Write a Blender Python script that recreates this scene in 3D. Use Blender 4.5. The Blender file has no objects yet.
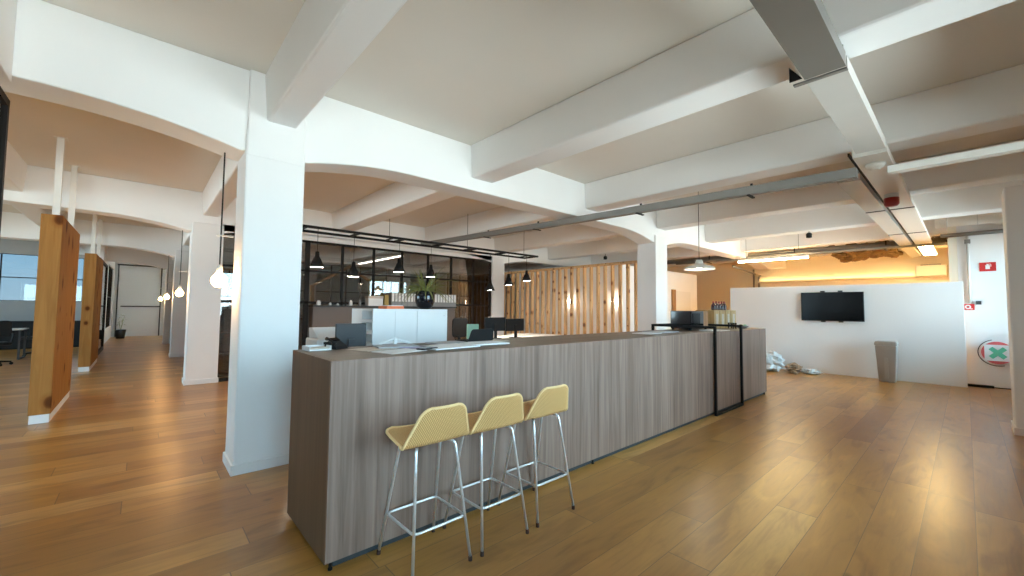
import bpy, bmesh, math, random
from mathutils import Vector, Matrix, Euler
random.seed(7)
PI = math.pi
sc = bpy.context.scene
COL = sc.collection

# ------------------------------------------------------------------ mesh builder
class MB:
    def __init__(self):
        self.bm = bmesh.new()

    def box(self, x0, y0, z0, x1, y1, z1, M=None):
        ps = [(x0, y0, z0), (x1, y0, z0), (x1, y1, z0), (x0, y1, z0), (x0, y0, z1), (x1, y0, z1), (x1, y1, z1), (x0, y1, z1)]
        v = [self.bm.verts.new(M @ Vector(p) if M else p) for p in ps]
        for f in ((0, 3, 2, 1), (4, 5, 6, 7), (0, 1, 5, 4), (1, 2, 6, 5), (2, 3, 7, 6), (3, 0, 4, 7)):
            self.bm.faces.new([v[i] for i in f])
        return self

    def cbox(self, c, s, M=None):
        return self.box(c[0] - s[0] / 2, c[1] - s[1] / 2, c[2] - s[2] / 2, c[0] + s[0] / 2, c[1] + s[1] / 2, c[2] + s[2] / 2, M)

    def prism(self, poly, axis, a, b):
        """poly: 2-D outline; axis 'x': (y,z), 'y': (x,z), 'z': (x,y)"""
        def P(p, t):
            return {'x': (t, p[0], p[1]), 'y': (p[0], t, p[1]), 'z': (p[0], p[1], t)}[axis]
        A = [self.bm.verts.new(P(p, a)) for p in poly]
        B = [self.bm.verts.new(P(p, b)) for p in poly]
        n = len(poly)
        self.bm.faces.new(A)
        self.bm.faces.new(B[::-1])
        for i in range(n):
            self.bm.faces.new((A[i], B[i], B[(i + 1) % n], A[(i + 1) % n]))
        return self

    def tube(self, pts, r, seg=8, closed=False, rs=None):
        pts = [Vector(p) for p in pts]
        n = len(pts)
        rings = []
        up = None
        for i, p in enumerate(pts):
            if closed:
                t = (pts[(i + 1) % n] - pts[i - 1]).normalized()
            elif i == 0:
                t = (pts[1] - p).normalized()
            elif i == n - 1:
                t = (p - pts[i - 1]).normalized()
            else:
                t = ((pts[i + 1] - p).normalized() + (p - pts[i - 1]).normalized())
                t = t.normalized() if t.length > 1e-6 else (pts[i + 1] - p).normalized()
            if up is None:
                up = Vector((0, 0, 1)) if abs(t.z) < .9 else Vector((1, 0, 0))
            a = (up - t * up.dot(t)).normalized()
            up = a
            b = t.cross(a)
            rr = rs[i] if rs else r
            rings.append([self.bm.verts.new(p + a * (rr * math.cos(2 * PI * k / seg)) + b * (rr * math.sin(2 * PI * k / seg))) for k in range(seg)])
        m = n if closed else n - 1
        for i in range(m):
            A, B = rings[i], rings[(i + 1) % n]
            for k in range(seg):
                self.bm.faces.new((A[k], A[(k + 1) % seg], B[(k + 1) % seg], B[k]))
        if not closed:
            self.bm.faces.new(rings[0][::-1])
            self.bm.faces.new(rings[-1])
        return self

    def lathe(self, prof, c=(0, 0, 0), seg=24, M=None):
        rings = []
        for r, z in prof:
            if r < 1e-5:
                p = Vector((c[0], c[1], c[2] + z))
                rings.append([self.bm.verts.new(M @ p if M else p)])
            else:
                ring = []
                for k in range(seg):
                    p = Vector((c[0] + r * math.cos(2 * PI * k / seg), c[1] + r * math.sin(2 * PI * k / seg), c[2] + z))
                    ring.append(self.bm.verts.new(M @ p if M else p))
                rings.append(ring)
        for A, B in zip(rings, rings[1:]):
            if len(A) == 1 and len(B) == 1:
                continue
            for k in range(seg):
                q = [A[k % len(A)], A[(k + 1) % len(A)], B[(k + 1) % len(B)], B[k % len(B)]]
                u = []
                for w in q:
                    if w not in u:
                        u.append(w)
                if len(u) > 2:
                    self.bm.faces.new(u)
        return self

    def quad(self, a, b, c, d):
        self.bm.faces.new([self.bm.verts.new(p) for p in (a, b, c, d)])
        return self

    def build(self, name, mat, parent=None, smooth=False, bevel=0, solid=0, sub=0):
        bmesh.ops.recalc_face_normals(self.bm, faces=self.bm.faces)
        me = bpy.data.meshes.new(name)
        self.bm.to_mesh(me)
        self.bm.free()
        o = bpy.data.objects.new(name, me)
        COL.objects.link(o)
        if mat:
            me.materials.append(mat)
        if parent:
            o.parent = parent
        if smooth:
            for p in me.polygons:
                p.use_smooth = True
        if solid:
            m = o.modifiers.new('solid', 'SOLIDIFY'); m.thickness = solid; m.offset = 0
        if bevel:
            m = o.modifiers.new('bevel', 'BEVEL'); m.width = bevel; m.segments = 2; m.limit_method = 'ANGLE'; m.angle_limit = .7
        if sub:
            m = o.modifiers.new('sub', 'SUBSURF'); m.levels = sub; m.render_levels = sub
        return o

def thing(name, label, cat, loc=(0, 0, 0), rz=0, group=None):
    o = bpy.data.objects.new(name, None)
    COL.objects.link(o)
    o.empty_display_size = .1
    o.location = loc
    o.rotation_euler = (0, 0, rz)
    return tag(o, label, cat, group)

def tag(o, label, cat, group=None, kind=None):
    o['label'] = label
    o['category'] = cat
    if group:
        o['group'] = group
    if kind:
        o['kind'] = kind
    return o

def struct(o):
    o['kind'] = 'structure'
    return o

def sempty(name, loc=(0, 0, 0)):
    o = bpy.data.objects.new(name, None)
    COL.objects.link(o)
    o.location = loc
    return struct(o)

def dup(root, loc, rz=0, label=None):
    r = root.copy(); COL.objects.link(r)
    r.location = loc; r.rotation_euler = (0, 0, rz)
    if label:
        r['label'] = label
    for ch in list(root.children):
        c = ch.copy(); COL.objects.link(c); c.parent = r
        for g in list(ch.children):
            d = g.copy(); COL.objects.link(d); d.parent = c
    return r

# ------------------------------------------------------------------ materials
def new_mat(name):
    m = bpy.data.materials.new(name)
    m.use_nodes = True
    nt = m.node_tree
    b = nt.nodes['Principled BSDF']
    return m, nt, b

def N(nt, t, **kw):
    n = nt.nodes.new(t)
    for k, v in kw.items():
        setattr(n, k, v)
    return n

def flat(name, col, rough=.5, metal=0, var=.06, scale=6, spec=.5, bump=0):
    """plain colour with a little procedural mottling"""
    m, nt, b = new_mat(name)
    b.inputs['Roughness'].default_value = rough
    b.inputs['Metallic'].default_value = metal
    b.inputs['Specular IOR Level'].default_value = spec
    tc = N(nt, 'ShaderNodeTexCoord')
    no = N(nt, 'ShaderNodeTexNoise')
    no.inputs['Scale'].default_value = scale
    no.inputs['Detail'].default_value = 4
    nt.links.new(tc.outputs['Object'], no.inputs['Vector'])
    mx = N(nt, 'ShaderNodeMix', data_type='RGBA')
    mx.inputs[6].default_value = tuple(c * (1 - var) for c in col) + (1,)
    mx.inputs[7].default_value = tuple(min(1, c * (1 + var)) for c in col) + (1,)
    nt.links.new(no.outputs['Fac'], mx.inputs[0])
    nt.links.new(mx.outputs[2], b.inputs['Base Color'])
    if bump:
        bp = N(nt, 'ShaderNodeBump')
        bp.inputs['Strength'].default_value = bump
        bp.inputs['Distance'].default_value = .02
        nt.links.new(no.outputs['Fac'], bp.inputs['Height'])
        nt.links.new(bp.outputs['Normal'], b.inputs['Normal'])
    return m

def emit(name, col, s):
    m, nt, b = new_mat(name)
    b.inputs['Base Color'].default_value = (.8, .8, .8, 1)
    b.inputs['Emission Color'].default_value = (*col, 1)
    b.inputs['Emission Strength'].default_value = s
    return m

def ramp(nt, stops):
    r = N(nt, 'ShaderNodeValToRGB')
    e = r.color_ramp.elements
    while len(e) < len(stops):
        e.new(.5)
    for el, (p, c) in zip(e, stops):
        el.position = p
        el.color = (*c, 1)
    return r

def mathn(nt, op, a, b=None):
    n = N(nt, 'ShaderNodeMath', operation=op)
    for i, v in enumerate((a, b)):
        if v is None:
            continue
        if isinstance(v, (int, float)):
            n.inputs[i].default_value = v
        else:
            nt.links.new(v, n.inputs[i])
    return n.outputs[0]

def floor_mat():
    m, nt, b = new_mat('oak_plank_floor')
    geo = N(nt, 'ShaderNodeNewGeometry')
    sep = N(nt, 'ShaderNodeSeparateXYZ')
    nt.links.new(geo.outputs['Position'], sep.inputs[0])
    W, L = .24, 2.4
    yr = mathn(nt, 'DIVIDE', sep.outputs['Y'], W)
    row = mathn(nt, 'FLOOR', yr)
    fy = mathn(nt, 'FRACT', yr)
    wn = N(nt, 'ShaderNodeTexWhiteNoise', noise_dimensions='1D')
    nt.links.new(row, wn.inputs['W'])
    xo = mathn(nt, 'ADD', mathn(nt, 'DIVIDE', sep.outputs['X'], L), mathn(nt, 'MULTIPLY', wn.outputs['Value'], 7.0))
    colm = mathn(nt, 'FLOOR', xo)
    fx = mathn(nt, 'FRACT', xo)
    cmb = N(nt, 'ShaderNodeCombineXYZ')
    nt.links.new(row, cmb.inputs[0]); nt.links.new(colm, cmb.inputs[1])
    w2 = N(nt, 'ShaderNodeTexWhiteNoise', noise_dimensions='2D')
    nt.links.new(cmb.outputs[0], w2.inputs['Vector'])
    # grain, shifted per plank
    g = N(nt, 'ShaderNodeCombineXYZ')
    nt.links.new(mathn(nt, 'MULTIPLY', sep.outputs['X'], 1.3), g.inputs[0])
    nt.links.new(mathn(nt, 'MULTIPLY', sep.outputs['Y'], 16), g.inputs[1])
    nt.links.new(mathn(nt, 'MULTIPLY', w2.outputs['Value'], 40), g.inputs[2])
    no = N(nt, 'ShaderNodeTexNoise'); no.inputs['Scale'].default_value = 1.6; no.inputs['Detail'].default_value = 6; no.inputs['Distortion'].default_value = 1.2
    nt.links.new(g.outputs[0], no.inputs['Vector'])
    r1 = ramp(nt, [(0, (.35, .155, .032)), (.45, (.44, .205, .044)), (.8, (.50, .248, .062)), (1, (.62, .345, .110))])
    nt.links.new(w2.outputs['Value'], r1.inputs[0])
    r2 = ramp(nt, [(.25, (.80, .76, .70)), (.5, (1, 1, 1)), (.8, (1.08, 1.07, 1.04))])
    nt.links.new(no.outputs['Fac'], r2.inputs[0])
    mu = N(nt, 'ShaderNodeMix', data_type='RGBA', blend_type='MULTIPLY'); mu.inputs[0].default_value = .85
    nt.links.new(r1.outputs[0], mu.inputs[6]); nt.links.new(r2.outputs[0], mu.inputs[7])
    # broad darker and lighter drifts inside the planks
    gb = N(nt, 'ShaderNodeCombineXYZ')
    nt.links.new(mathn(nt, 'MULTIPLY', sep.outputs['X'], .9), gb.inputs[0])
    nt.links.new(mathn(nt, 'MULTIPLY', sep.outputs['Y'], 3.6), gb.inputs[1])
    nt.links.new(mathn(nt, 'MULTIPLY', w2.outputs['Value'], 23), gb.inputs[2])
    nb = N(nt, 'ShaderNodeTexNoise'); nb.inputs['Scale'].default_value = 1.3; nb.inputs['Detail'].default_value = 3; nb.inputs['Distortion'].default_value = 1.5
    nt.links.new(gb.outputs[0], nb.inputs['Vector'])
    r3 = ramp(nt, [(.28, (.62, .56, .50)), (.45, (.96, .95, .94)), (.60, (1.02, 1.02, 1.02)), (.72, (1.22, 1.24, 1.28))])
    nt.links.new(nb.outputs['Fac'], r3.inputs[0])
    mb_ = N(nt, 'ShaderNodeMix', data_type='RGBA', blend_type='MULTIPLY'); mb_.inputs[0].default_value = .8
    nt.links.new(mu.outputs[2], mb_.inputs[6]); nt.links.new(r3.outputs[0], mb_.inputs[7])
    mu = mb_
    # knots
    vo = N(nt, 'ShaderNodeTexVoronoi'); vo.inputs['Scale'].default_value = 1.7
    kv = N(nt, 'ShaderNodeCombineXYZ')
    nt.links.new(mathn(nt, 'MULTIPLY', sep.outputs['X'], .6), kv.inputs[0]); nt.links.new(sep.outputs['Y'], kv.inputs[1])
    nt.links.new(kv.outputs[0], vo.inputs['Vector'])
    kr = ramp(nt, [(.022, (.22, .15, .10)), (.055, (1, 1, 1))])
    nt.links.new(vo.outputs['Distance'], kr.inputs[0])
    mk = N(nt, 'ShaderNodeMix', data_type='RGBA', blend_type='MULTIPLY'); mk.inputs[0].default_value = .8
    nt.links.new(mu.outputs[2], mk.inputs[6]); nt.links.new(kr.outputs[0], mk.inputs[7])
    # joints
    jy = mathn(nt, 'LESS_THAN', mathn(nt, 'ABSOLUTE', mathn(nt, 'SUBTRACT', fy, .5)), .492)
    jx = mathn(nt, 'LESS_THAN', mathn(nt, 'ABSOLUTE', mathn(nt, 'SUBTRACT', fx, .5)), .4988)
    j = mathn(nt, 'MULTIPLY', jx, jy)
    mj = N(nt, 'ShaderNodeMix', data_type='RGBA')
    mj.inputs[6].default_value = (.20, .10, .035, 1)
    nt.links.new(j, mj.inputs[0]); nt.links.new(mk.outputs[2], mj.inputs[7])
    nt.links.new(mj.outputs[2], b.inputs['Base Color'])
    rr = mathn(nt, 'ADD', mathn(nt, 'MULTIPLY', no.outputs['Fac'], .12), .25)
    nt.links.new(rr, b.inputs['Roughness'])
    b.inputs['Specular IOR Level'].default_value = .65
    bp = N(nt, 'ShaderNodeBump'); bp.inputs['Strength'].default_value = .12; bp.inputs['Distance'].default_value = .004
    nt.links.new(mathn(nt, 'ADD', j, mathn(nt, 'MULTIPLY', no.outputs['Fac'], .25)), bp.inputs['Height'])
    nt.links.new(bp.outputs['Normal'], b.inputs['Normal'])
    return m

def laminate_mat(name, axis, stops):
    """grey-brown wood laminate with the grain along one axis"""
    m, nt, b = new_mat(name)
    tc = N(nt, 'ShaderNodeTexCoord')
    sep = N(nt, 'ShaderNodeSeparateXYZ')
    nt.links.new(tc.outputs['Object'], sep.inputs[0])
    g = N(nt, 'ShaderNodeCombineXYZ')
    s = {'x': (1.2, 34, 34), 'z': (26, 26, .8)}[axis]
    for i, k in enumerate('XYZ'):
        nt.links.new(mathn(nt, 'MULTIPLY', sep.outputs[k], s[i]), g.inputs[i])
    no = N(nt, 'ShaderNodeTexNoise'); no.inputs['Scale'].default_value = 1; no.inputs['Detail'].default_value = 5; no.inputs['Roughness'].default_value = .6; no.inputs['Distortion'].default_value = .6
    nt.links.new(g.outputs[0], no.inputs['Vector'])
    g2 = N(nt, 'ShaderNodeVectorMath', operation='SCALE'); g2.inputs['Scale'].default_value = .22
    nt.links.new(g.outputs[0], g2.inputs[0])
    n2 = N(nt, 'ShaderNodeTexNoise'); n2.inputs['Scale'].default_value = 1; n2.inputs['Detail'].default_value = 2
    nt.links.new(g2.outputs[0], n2.inputs['Vector'])
    f = mathn(nt, 'ADD', mathn(nt, 'MULTIPLY', no.outputs['Fac'], .6), mathn(nt, 'MULTIPLY', n2.outputs['Fac'], .4))
    r = ramp(nt, stops)
    nt.links.new(f, r.inputs[0])
    nt.links.new(r.outputs[0], b.inputs['Base Color'])
    b.inputs['Roughness'].default_value = .45
    b.inputs['Specular IOR Level'].default_value = .35
    return m

def pine_mat(name, light, dark, knots=True, ks=3.2, rough=.5, spec=.4):
    """knotty pine, grain along z, tint per object"""
    m, nt, b = new_mat(name)
    tc = N(nt, 'ShaderNodeTexCoord')
    oi = N(nt, 'ShaderNodeObjectInfo')
    off = N(nt, 'ShaderNodeVectorMath', operation='ADD')
    cv = N(nt, 'ShaderNodeCombineXYZ')
    for i in range(3):
        nt.links.new(mathn(nt, 'MULTIPLY', oi.outputs['Random'], 13.7 + 7 * i), cv.inputs[i])
    nt.links.new(tc.outputs['Object'], off.inputs[0]); nt.links.new(cv.outputs[0], off.inputs[1])
    mp = N(nt, 'ShaderNodeMapping'); mp.inputs['Scale'].default_value = (14, 14, .9)
    nt.links.new(off.outputs[0], mp.inputs[0])
    no = N(nt, 'ShaderNodeTexNoise'); no.inputs['Scale'].default_value = 1.4; no.inputs['Detail'].default_value = 5; no.inputs['Distortion'].default_value = .8
    nt.links.new(mp.outputs[0], no.inputs['Vector'])
    r = ramp(nt, [(.3, dark), (.65, light)])
    nt.links.new(no.outputs['Fac'], r.inputs[0])
    last = r.outputs[0]
    if knots:
        sp = N(nt, 'ShaderNodeSeparateXYZ')
        nt.links.new(off.outputs[0], sp.inputs[0])
        k2 = N(nt, 'ShaderNodeCombineXYZ')
        nt.links.new(mathn(nt, 'ADD', sp.outputs['X'], sp.outputs['Y']), k2.inputs[0])
        nt.links.new(mathn(nt, 'MULTIPLY', sp.outputs['Z'], .75), k2.inputs[1])
        vo = N(nt, 'ShaderNodeTexVoronoi', voronoi_dimensions='2D'); vo.inputs['Scale'].default_value = ks
        nt.links.new(k2.outputs[0], vo.inputs['Vector'])
        cell = N(nt, 'ShaderNodeSeparateColor')
        nt.links.new(vo.outputs['Color'], cell.inputs[0])
        dist = mathn(nt, 'DIVIDE', vo.outputs['Distance'], mathn(nt, 'MAXIMUM', mathn(nt, 'MULTIPLY', mathn(nt, 'SUBTRACT', cell.outputs[0], .33), 1.9), .01))
        kr = ramp(nt, [(.08, (.20, .09, .04)), (.14, (.34, .18, .09)), (.20, (.82, .72, .6)), (.34, (1, 1, 1))])
        nt.links.new(dist, kr.inputs[0])
        mk = N(nt, 'ShaderNodeMix', data_type='RGBA', blend_type='MULTIPLY'); mk.inputs[0].default_value = .9
        nt.links.new(last, mk.inputs[6]); nt.links.new(kr.outputs[0], mk.inputs[7])
        last = mk.outputs[2]
    nt.links.new(last, b.inputs['Base Color'])
    b.inputs['Roughness'].default_value = rough
    b.inputs['Specular IOR Level'].default_value = spec
    return m

def rattan_mat():
    m, nt, b = new_mat('woven_rattan')
    tc = N(nt, 'ShaderNodeTexCoord')
    w1 = N(nt, 'ShaderNodeTexWave', wave_type='BANDS', bands_direction='X'); w1.inputs['Scale'].default_value = 42; w1.inputs['Distortion'].default_value = .4
    w2 = N(nt, 'ShaderNodeTexWave', wave_type='BANDS', bands_direction='DIAGONAL'); w2.inputs['Scale'].default_value = 60; w2.inputs['Distortion'].default_value = .6
    nt.links.new(tc.outputs['Object'], w1.inputs['Vector']); nt.links.new(tc.outputs['Object'], w2.inputs['Vector'])
    f = mathn(nt, 'MULTIPLY', w1.outputs['Fac'], w2.outputs['Fac'])
    r = ramp(nt, [(0, (.54, .27, .085)), (.35, (.90, .54, .22)), (1, (.98, .66, .31))])
    nt.links.new(f, r.inputs[0])
    nt.links.new(r.outputs[0], b.inputs['Base Color'])
    b.inputs['Roughness'].default_value = .5
    bp = N(nt, 'ShaderNodeBump'); bp.inputs['Strength'].default_value = .5; bp.inputs['Distance'].default_value = .004
    nt.links.new(f, bp.inputs['Height']); nt.links.new(bp.outputs['Normal'], b.inputs['Normal'])
    return m

def glass_mat(name, tint=(.9, .95, .95), ior=1.5):
    m = bpy.data.materials.new(name); m.use_nodes = True
    nt = m.node_tree
    nt.nodes.remove(nt.nodes['Principled BSDF'])
    out = nt.nodes['Material Output']
    tr = N(nt, 'ShaderNodeBsdfTransparent'); tr.inputs[0].default_value = (*tint, 1)
    gl = N(nt, 'ShaderNodeBsdfGlossy'); gl.inputs['Roughness'].default_value = .01; gl.inputs[0].default_value = (1, 1, 1, 1)
    fr = N(nt, 'ShaderNodeFresnel'); fr.inputs[0].default_value = ior
    mx = N(nt, 'ShaderNodeMixShader')
    nt.links.new(fr.outputs[0], mx.inputs[0]); nt.links.new(tr.outputs[0], mx.inputs[1]); nt.links.new(gl.outputs[0], mx.inputs[2])
    nt.links.new(mx.outputs[0], out.inputs['Surface'])
    return m

M = dict(
    floor=floor_mat(),
    plaster=flat('white_painted_concrete', (.90, .90, .895), .6, var=.025, scale=2.2, bump=.25),
    slab=flat('beige_concrete_slab', (.80, .755, .69), .7, var=.06, scale=.8, bump=.25),
    wall=flat('white_wall_paint', (.86, .86, .86), .55, var=.02, scale=1.5),
    cream=flat('cream_wall_paint', (.86, .80, .66), .6, var=.04, scale=1.2),
    greywall=flat('grey_wall_paint', (.42, .41, .40), .6),
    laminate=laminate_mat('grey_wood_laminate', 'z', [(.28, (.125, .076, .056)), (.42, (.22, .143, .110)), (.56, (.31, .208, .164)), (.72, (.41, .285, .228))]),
    lamtop=laminate_mat('grey_wood_laminate_shaded_top', 'x', [(.28, (.10, .07, .05)), (.45, (.14, .105, .078)), (.6, (.17, .13, .10)), (.75, (.21, .165, .13))]),  # front laminate again, darkened for how light falls on the top
    lamside=laminate_mat('shaded_wood_laminate', 'z', [(.28, (.105, .064, .040)), (.5, (.14, .086, .055)), (.72, (.18, .115, .075))]),  # same laminate, browned and darkened to carry the shade on the bar end
    kick=flat('blue_grey_plinth', (.05, .053, .056), .6, spec=.2),
    pine=pine_mat('knotty_pine', (.76, .51, .27), (.58, .35, .16), ks=6),
    plyw=pine_mat('pine_partition_board', (.42, .20, .055), (.32, .14, .035), ks=3.0, rough=.7, spec=.15),
    crate=pine_mat('pale_crate_wood', (.52, .36, .17), (.40, .25, .10), knots=False),
    framewood=pine_mat('frame_wood', (.36, .20, .09), (.26, .13, .055), knots=False),
    chrome=flat('polished_chrome', (.92, .92, .93), .30, .7, .02),
    steel=flat('galvanised_steel', (.24, .23, .215), .45, .4, .12, 3),
    tray=flat('white_metal_tray', (.60, .59, .56), .4, .15, .05, 3),
    panelwhite=flat('white_enamel', (.78, .76, .71), .35, 0, .02),
    black=flat('black_powder_coat', (.010, .009, .009), .55, 0, .1, spec=.2),
    blackmullion=flat('dark_steel_mullion', (.016, .012, .010), .55, 0, .1, spec=.2),
    blackgloss=flat('black_gloss_glaze', (.010, .010, .014), .08, 0, .1),
    screen=flat('black_screen_glass', (.002, .002, .003), .2, 0, .1, spec=.12),
    plastic=flat('black_plastic', (.011, .011, .012), .5, spec=.25),
    greyplastic=flat('grey_plastic', (.052, .052, .056), .5, spec=.3),
    whiteplastic=flat('white_plastic', (.78, .78, .78), .4, 0, .02),
    desk=flat('white_desk_top', (.78, .77, .74), .4, 0, .02),
    paper=flat('white_paper', (.82, .82, .82), .7, 0, .03),
    papergrey=flat('printed_grey_paper', (.42, .43, .46), .6, 0, .3, 22),
    papertan=flat('tan_booklet_paper', (.55, .48, .40), .6, 0, .25, 22),
    paperblue=flat('lilac_printed_paper', (.45, .42, .62), .6, 0, .3, 22),
    rattan=rattan_mat(),
    rim=flat('rattan_edge', (.98, .66, .32), .5, 0, .06, 40),
    rubber=flat('dark_rubber', (.05, .022, .018), .6),
    red=flat('fire_red', (.62, .03, .03), .4),
    pinkred=flat('faded_red_label', (.72, .12, .13), .5),
    green=flat('safety_green', (.12, .52, .33), .5),
    mint=flat('mint_cover', (.30, .52, .40), .6),
    orange=flat('orange_card', (.78, .20, .07), .55),
    olive=flat('olive_panel', (.30, .22, .06), .6),
    boxfile=flat('white_card_box', (.74, .75, .75), .6, 0, .03),
    boxgrey=flat('grey_card_box', (.22, .23, .24), .6),
    leaf=flat('palm_leaf', (.21, .21, .06), .5, 0, .35, 9),
    soil=flat('potting_soil', (.05, .035, .025), .9, 0, .3, 30),
    bin=flat('taupe_bin_plastic', (.34, .29, .25), .38, 0, .03),
    binlid=flat('taupe_bin_lid', (.36, .32, .28), .35, 0, .03),
    bag=flat('pale_plastic_bag', (.62, .66, .68), .25, 0, .25, 12),
    bagtan=flat('brown_crumpled_paper', (.36, .24, .15), .6, 0, .3, 12),
    wine=flat('dark_wine_bottle', (.028, .006, .008), .12, 0, .1),
    winecap=flat('wine_red_foil', (.16, .015, .02), .4),
    insul=flat('torn_brown_insulation', (.20, .12, .045), .95, 0, .6, 7, bump=.8),
    glass=glass_mat('window_glass'),
    dimglass=glass_mat('daylight_dimming_glass', (.16, .18, .19)),  # dark tint added to dim the daylight through the far-left windows
    darkglass=glass_mat('partition_glass', (.82, .80, .78), 1.7),
    bulbwarm=emit('warm_bulb_glow', (1, .54, .20), 60),
    lampglow=emit('pendant_bulb_glow', (1, .90, .76), 110),
    panelglow=emit('lit_panel_diffuser', (1, .68, .28), 60),
    tubeglow=emit('lit_tube_diffuser', (1, .74, .38), 100),
)

# ------------------------------------------------------------------ camera
cam = bpy.data.cameras.new('camera')
co = bpy.data.objects.new('camera', cam)
COL.objects.link(co)
cam.sensor_width = 36
cam.lens = 409.335 / 1024 * 36
cam.clip_start = .05
cam.clip_end = 200
H = 1.401
def _basis():
    f = 409.335
    a = Vector((966 - 512, 313 - 288, f)).normalized()
    b = Vector((142 - 512, 305 - 288, f)).normalized()
    u = a.cross(b).normalized()
    if u.y > 0:
        u = -u
    return a, b, u
_a, _b, _u = _basis()
R = Matrix(((_a.x, _a.y, _a.z), (_b.x, _b.y, _b.z), (_u.x, _u.y, _u.z)))   # camera (x right, y down, z forward) -> world
right, down, fwd = R.col[0], R.col[1], R.col[2]
mw = Matrix.Identity(4)
for i in range(3):
    mw[i][0] = right[i]; mw[i][1] = -down[i]; mw[i][2] = -fwd[i]
mw[0][3], mw[1][3], mw[2][3] = 0, 0, H
co.matrix_world = mw
sc.camera = co

# ------------------------------------------------------------------ room shell
CE = 3.46
XL, XR, YF, YB = -9.0, 16.5, -1.04, 25.2
struct(MB().box(XL - .2, YF - .2, -.2, XR + .2, YB + .2, 0).build('floor', M['floor']))
struct(MB().box(XL - .2, YF - .2, CE, XR + .2, YB + .2, CE + .2).build('ceiling', M['slab']))

def window_wall(name, axis, pos, th, a, b, wins, z0, z1, mat, nx=4, nz=2, wstart=1, glass='glass'):
    """wall on a plane axis=pos with window openings [(u0,u1)...] between z0..z1; frames and panes are windows of their own"""
    def bx(m, u0, u1, w0, w1, t0=0, t1=None):
        t1 = th if t1 is None else t1
        if axis == 'y':
            m.box(u0, pos + t0, w0, u1, pos + t1, w1)
        else:
            m.box(pos + t0, u0, w0, pos + t1, u1, w1)
    m = MB()
    bx(m, a, b, 0, z0)
    bx(m, a, b, z1, CE)
    cur = a
    for u0, u1 in wins:
        if u0 - cur > .01:
            bx(m, cur, u0, z0, z1)
        cur = u1
    if b - cur > .01:
        bx(m, cur, b, z0, z1)
    struct(m.build(name, mat))
    for k, (u0, u1) in enumerate(wins):
        fr = MB()
        t0, t1 = th * .4, th * .4 + (.05 if th > 0 else -.05)
        e = .03
        for i in range(nx + 1):
            u = u0 + (u1 - u0) * i / nx
            bx(fr, max(u0, u - e / 2), min(u1, u + e / 2), z0, z1, t0, t1)
        for i in range(nz + 1):
            w = z0 + (z1 - z0) * i / nz
            bx(fr, u0, u1, max(z0, w - e / 2), min(z1, w + e / 2), t0, t1)
        w_ = struct(fr.build('window_%d' % (wstart + k), M['blackmullion']))
        if glass:
            g = MB()
            tm = (t0 + t1) / 2
            bx(g, u0, u1, z0, z1, tm - .003, tm + .003)
            g.build('pane', M[glass], w_)

def portal(loc, rot, sx, sy):
    l = bpy.data.lights.new('window_light', 'AREA')
    l.shape = 'RECTANGLE'; l.size = sx; l.size_y = sy
    l.cycles.is_portal = True
    o = bpy.data.objects.new('window_light', l)
    COL.objects.link(o)
    o.location = loc; o.rotation_euler = rot

wf = [(-5.9, -2.9), (-2.6, .7), (2.1, 4.9), (8.1, 9.9), (10.1, 11.9)]
window_wall('wall_front', 'y', YF, -.2, XL, 12.2, wf, .85, 2.72, M['wall'], wstart=1)
portal((-2.2, YF + .02, 1.785), (PI / 2, 0, 0), 7.5, 1.9)
portal((3.5, YF + .02, 1.785), (PI / 2, 0, 0), 2.8, 1.9)
portal((10.0, YF + .02, 1.785), (PI / 2, 0, 0), 3.8, 1.9)
# left end wall, back walls
window_wall('wall_left', 'x', XL, -.2, YF, YB, [(4.9, 9.0), (10.0, 14.2), (15.4, 18.6)], 1.0, 3.1, M['wall'], wstart=21)  # unseen wall; window openings added here to brighten the left side
portal((XL + .05, 11.8, 2.05), (0, -PI / 2, 0), 2.1, 13.8)
struct(MB().box(-1.2, YB - .2, 0, XR, YB, CE).build('wall_back', M['wall']))
window_wall('wall_far', 'y', 20.4, .2, XL, -1.25, [(-8.6, -5.4), (-5.2, -1.55)], 1.5, 3.0, M['greywall'], nx=4, nz=2, wstart=11, glass='dimglass')
portal((-5.1, 20.35, 2.25), (-PI / 2, 0, 0), 7.0, 1.5)
window_wall('wall_office', 'y', 16.2, .2, 1.05, XR, [(1.5, 4.5), (4.8, 7.6), (8.6, 12.0)], .95, 3.0, M['greywall'], nx=5, nz=2, wstart=14)
portal((6.7, 16.15, 1.97), (-PI / 2, 0, 0), 10.5, 2.05)
struct(MB().box(XR, YF, 0, XR + .2, YB, CE).build('wall_kitchen', M['cream']))
struct(MB().box(12.0, YF, 0, 12.2, .08, CE).build('wall_right', M['wall']))
struct(MB().box(12.0, .081, 0, XR, .2, CE).build('wall_store', M['cream']))
struct(MB().box(12.21, YF - .2, 0, XR, YF, CE).build('wall_closing', M['wall']))
# half-height wall that carries the screen
struct(MB().box(11.58, .02, 0, 11.78, 4.18, 2.0).build('wall_screen', M['wall'], bevel=.004))
# boarded box room behind the slats
g = MB()
g.box(9.15, 5.9, 0, 13.5, 6.0, 2.5)
g.box(9.15, 6.0, 0, 9.25, 9.9, 2.5)
g.box(13.4, 6.0, 0, 13.5, 9.9, 2.5)
g.box(9.15, 5.9, 2.5, 13.5, 9.9, 2.56)
struct(g.build('wall_boxroom', M['wall']))
d = struct(MB().box(11.95, 5.86, .01, 12.95, 5.898, 1.98).build('door_1', M['whiteplastic'], bevel=.004))
MB().box(11.75, 5.85, 0, 11.95, 5.897, 2.02).build('door_frame', M['framewood'], d)
MB().tube([(12.05, 5.80, 1.02), (12.16, 5.80, 1.02)], .012).tube([(12.05, 5.80, 1.02), (12.05, 5.862, 1.02)], .010).build('door_handle', M['chrome'], d)

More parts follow.
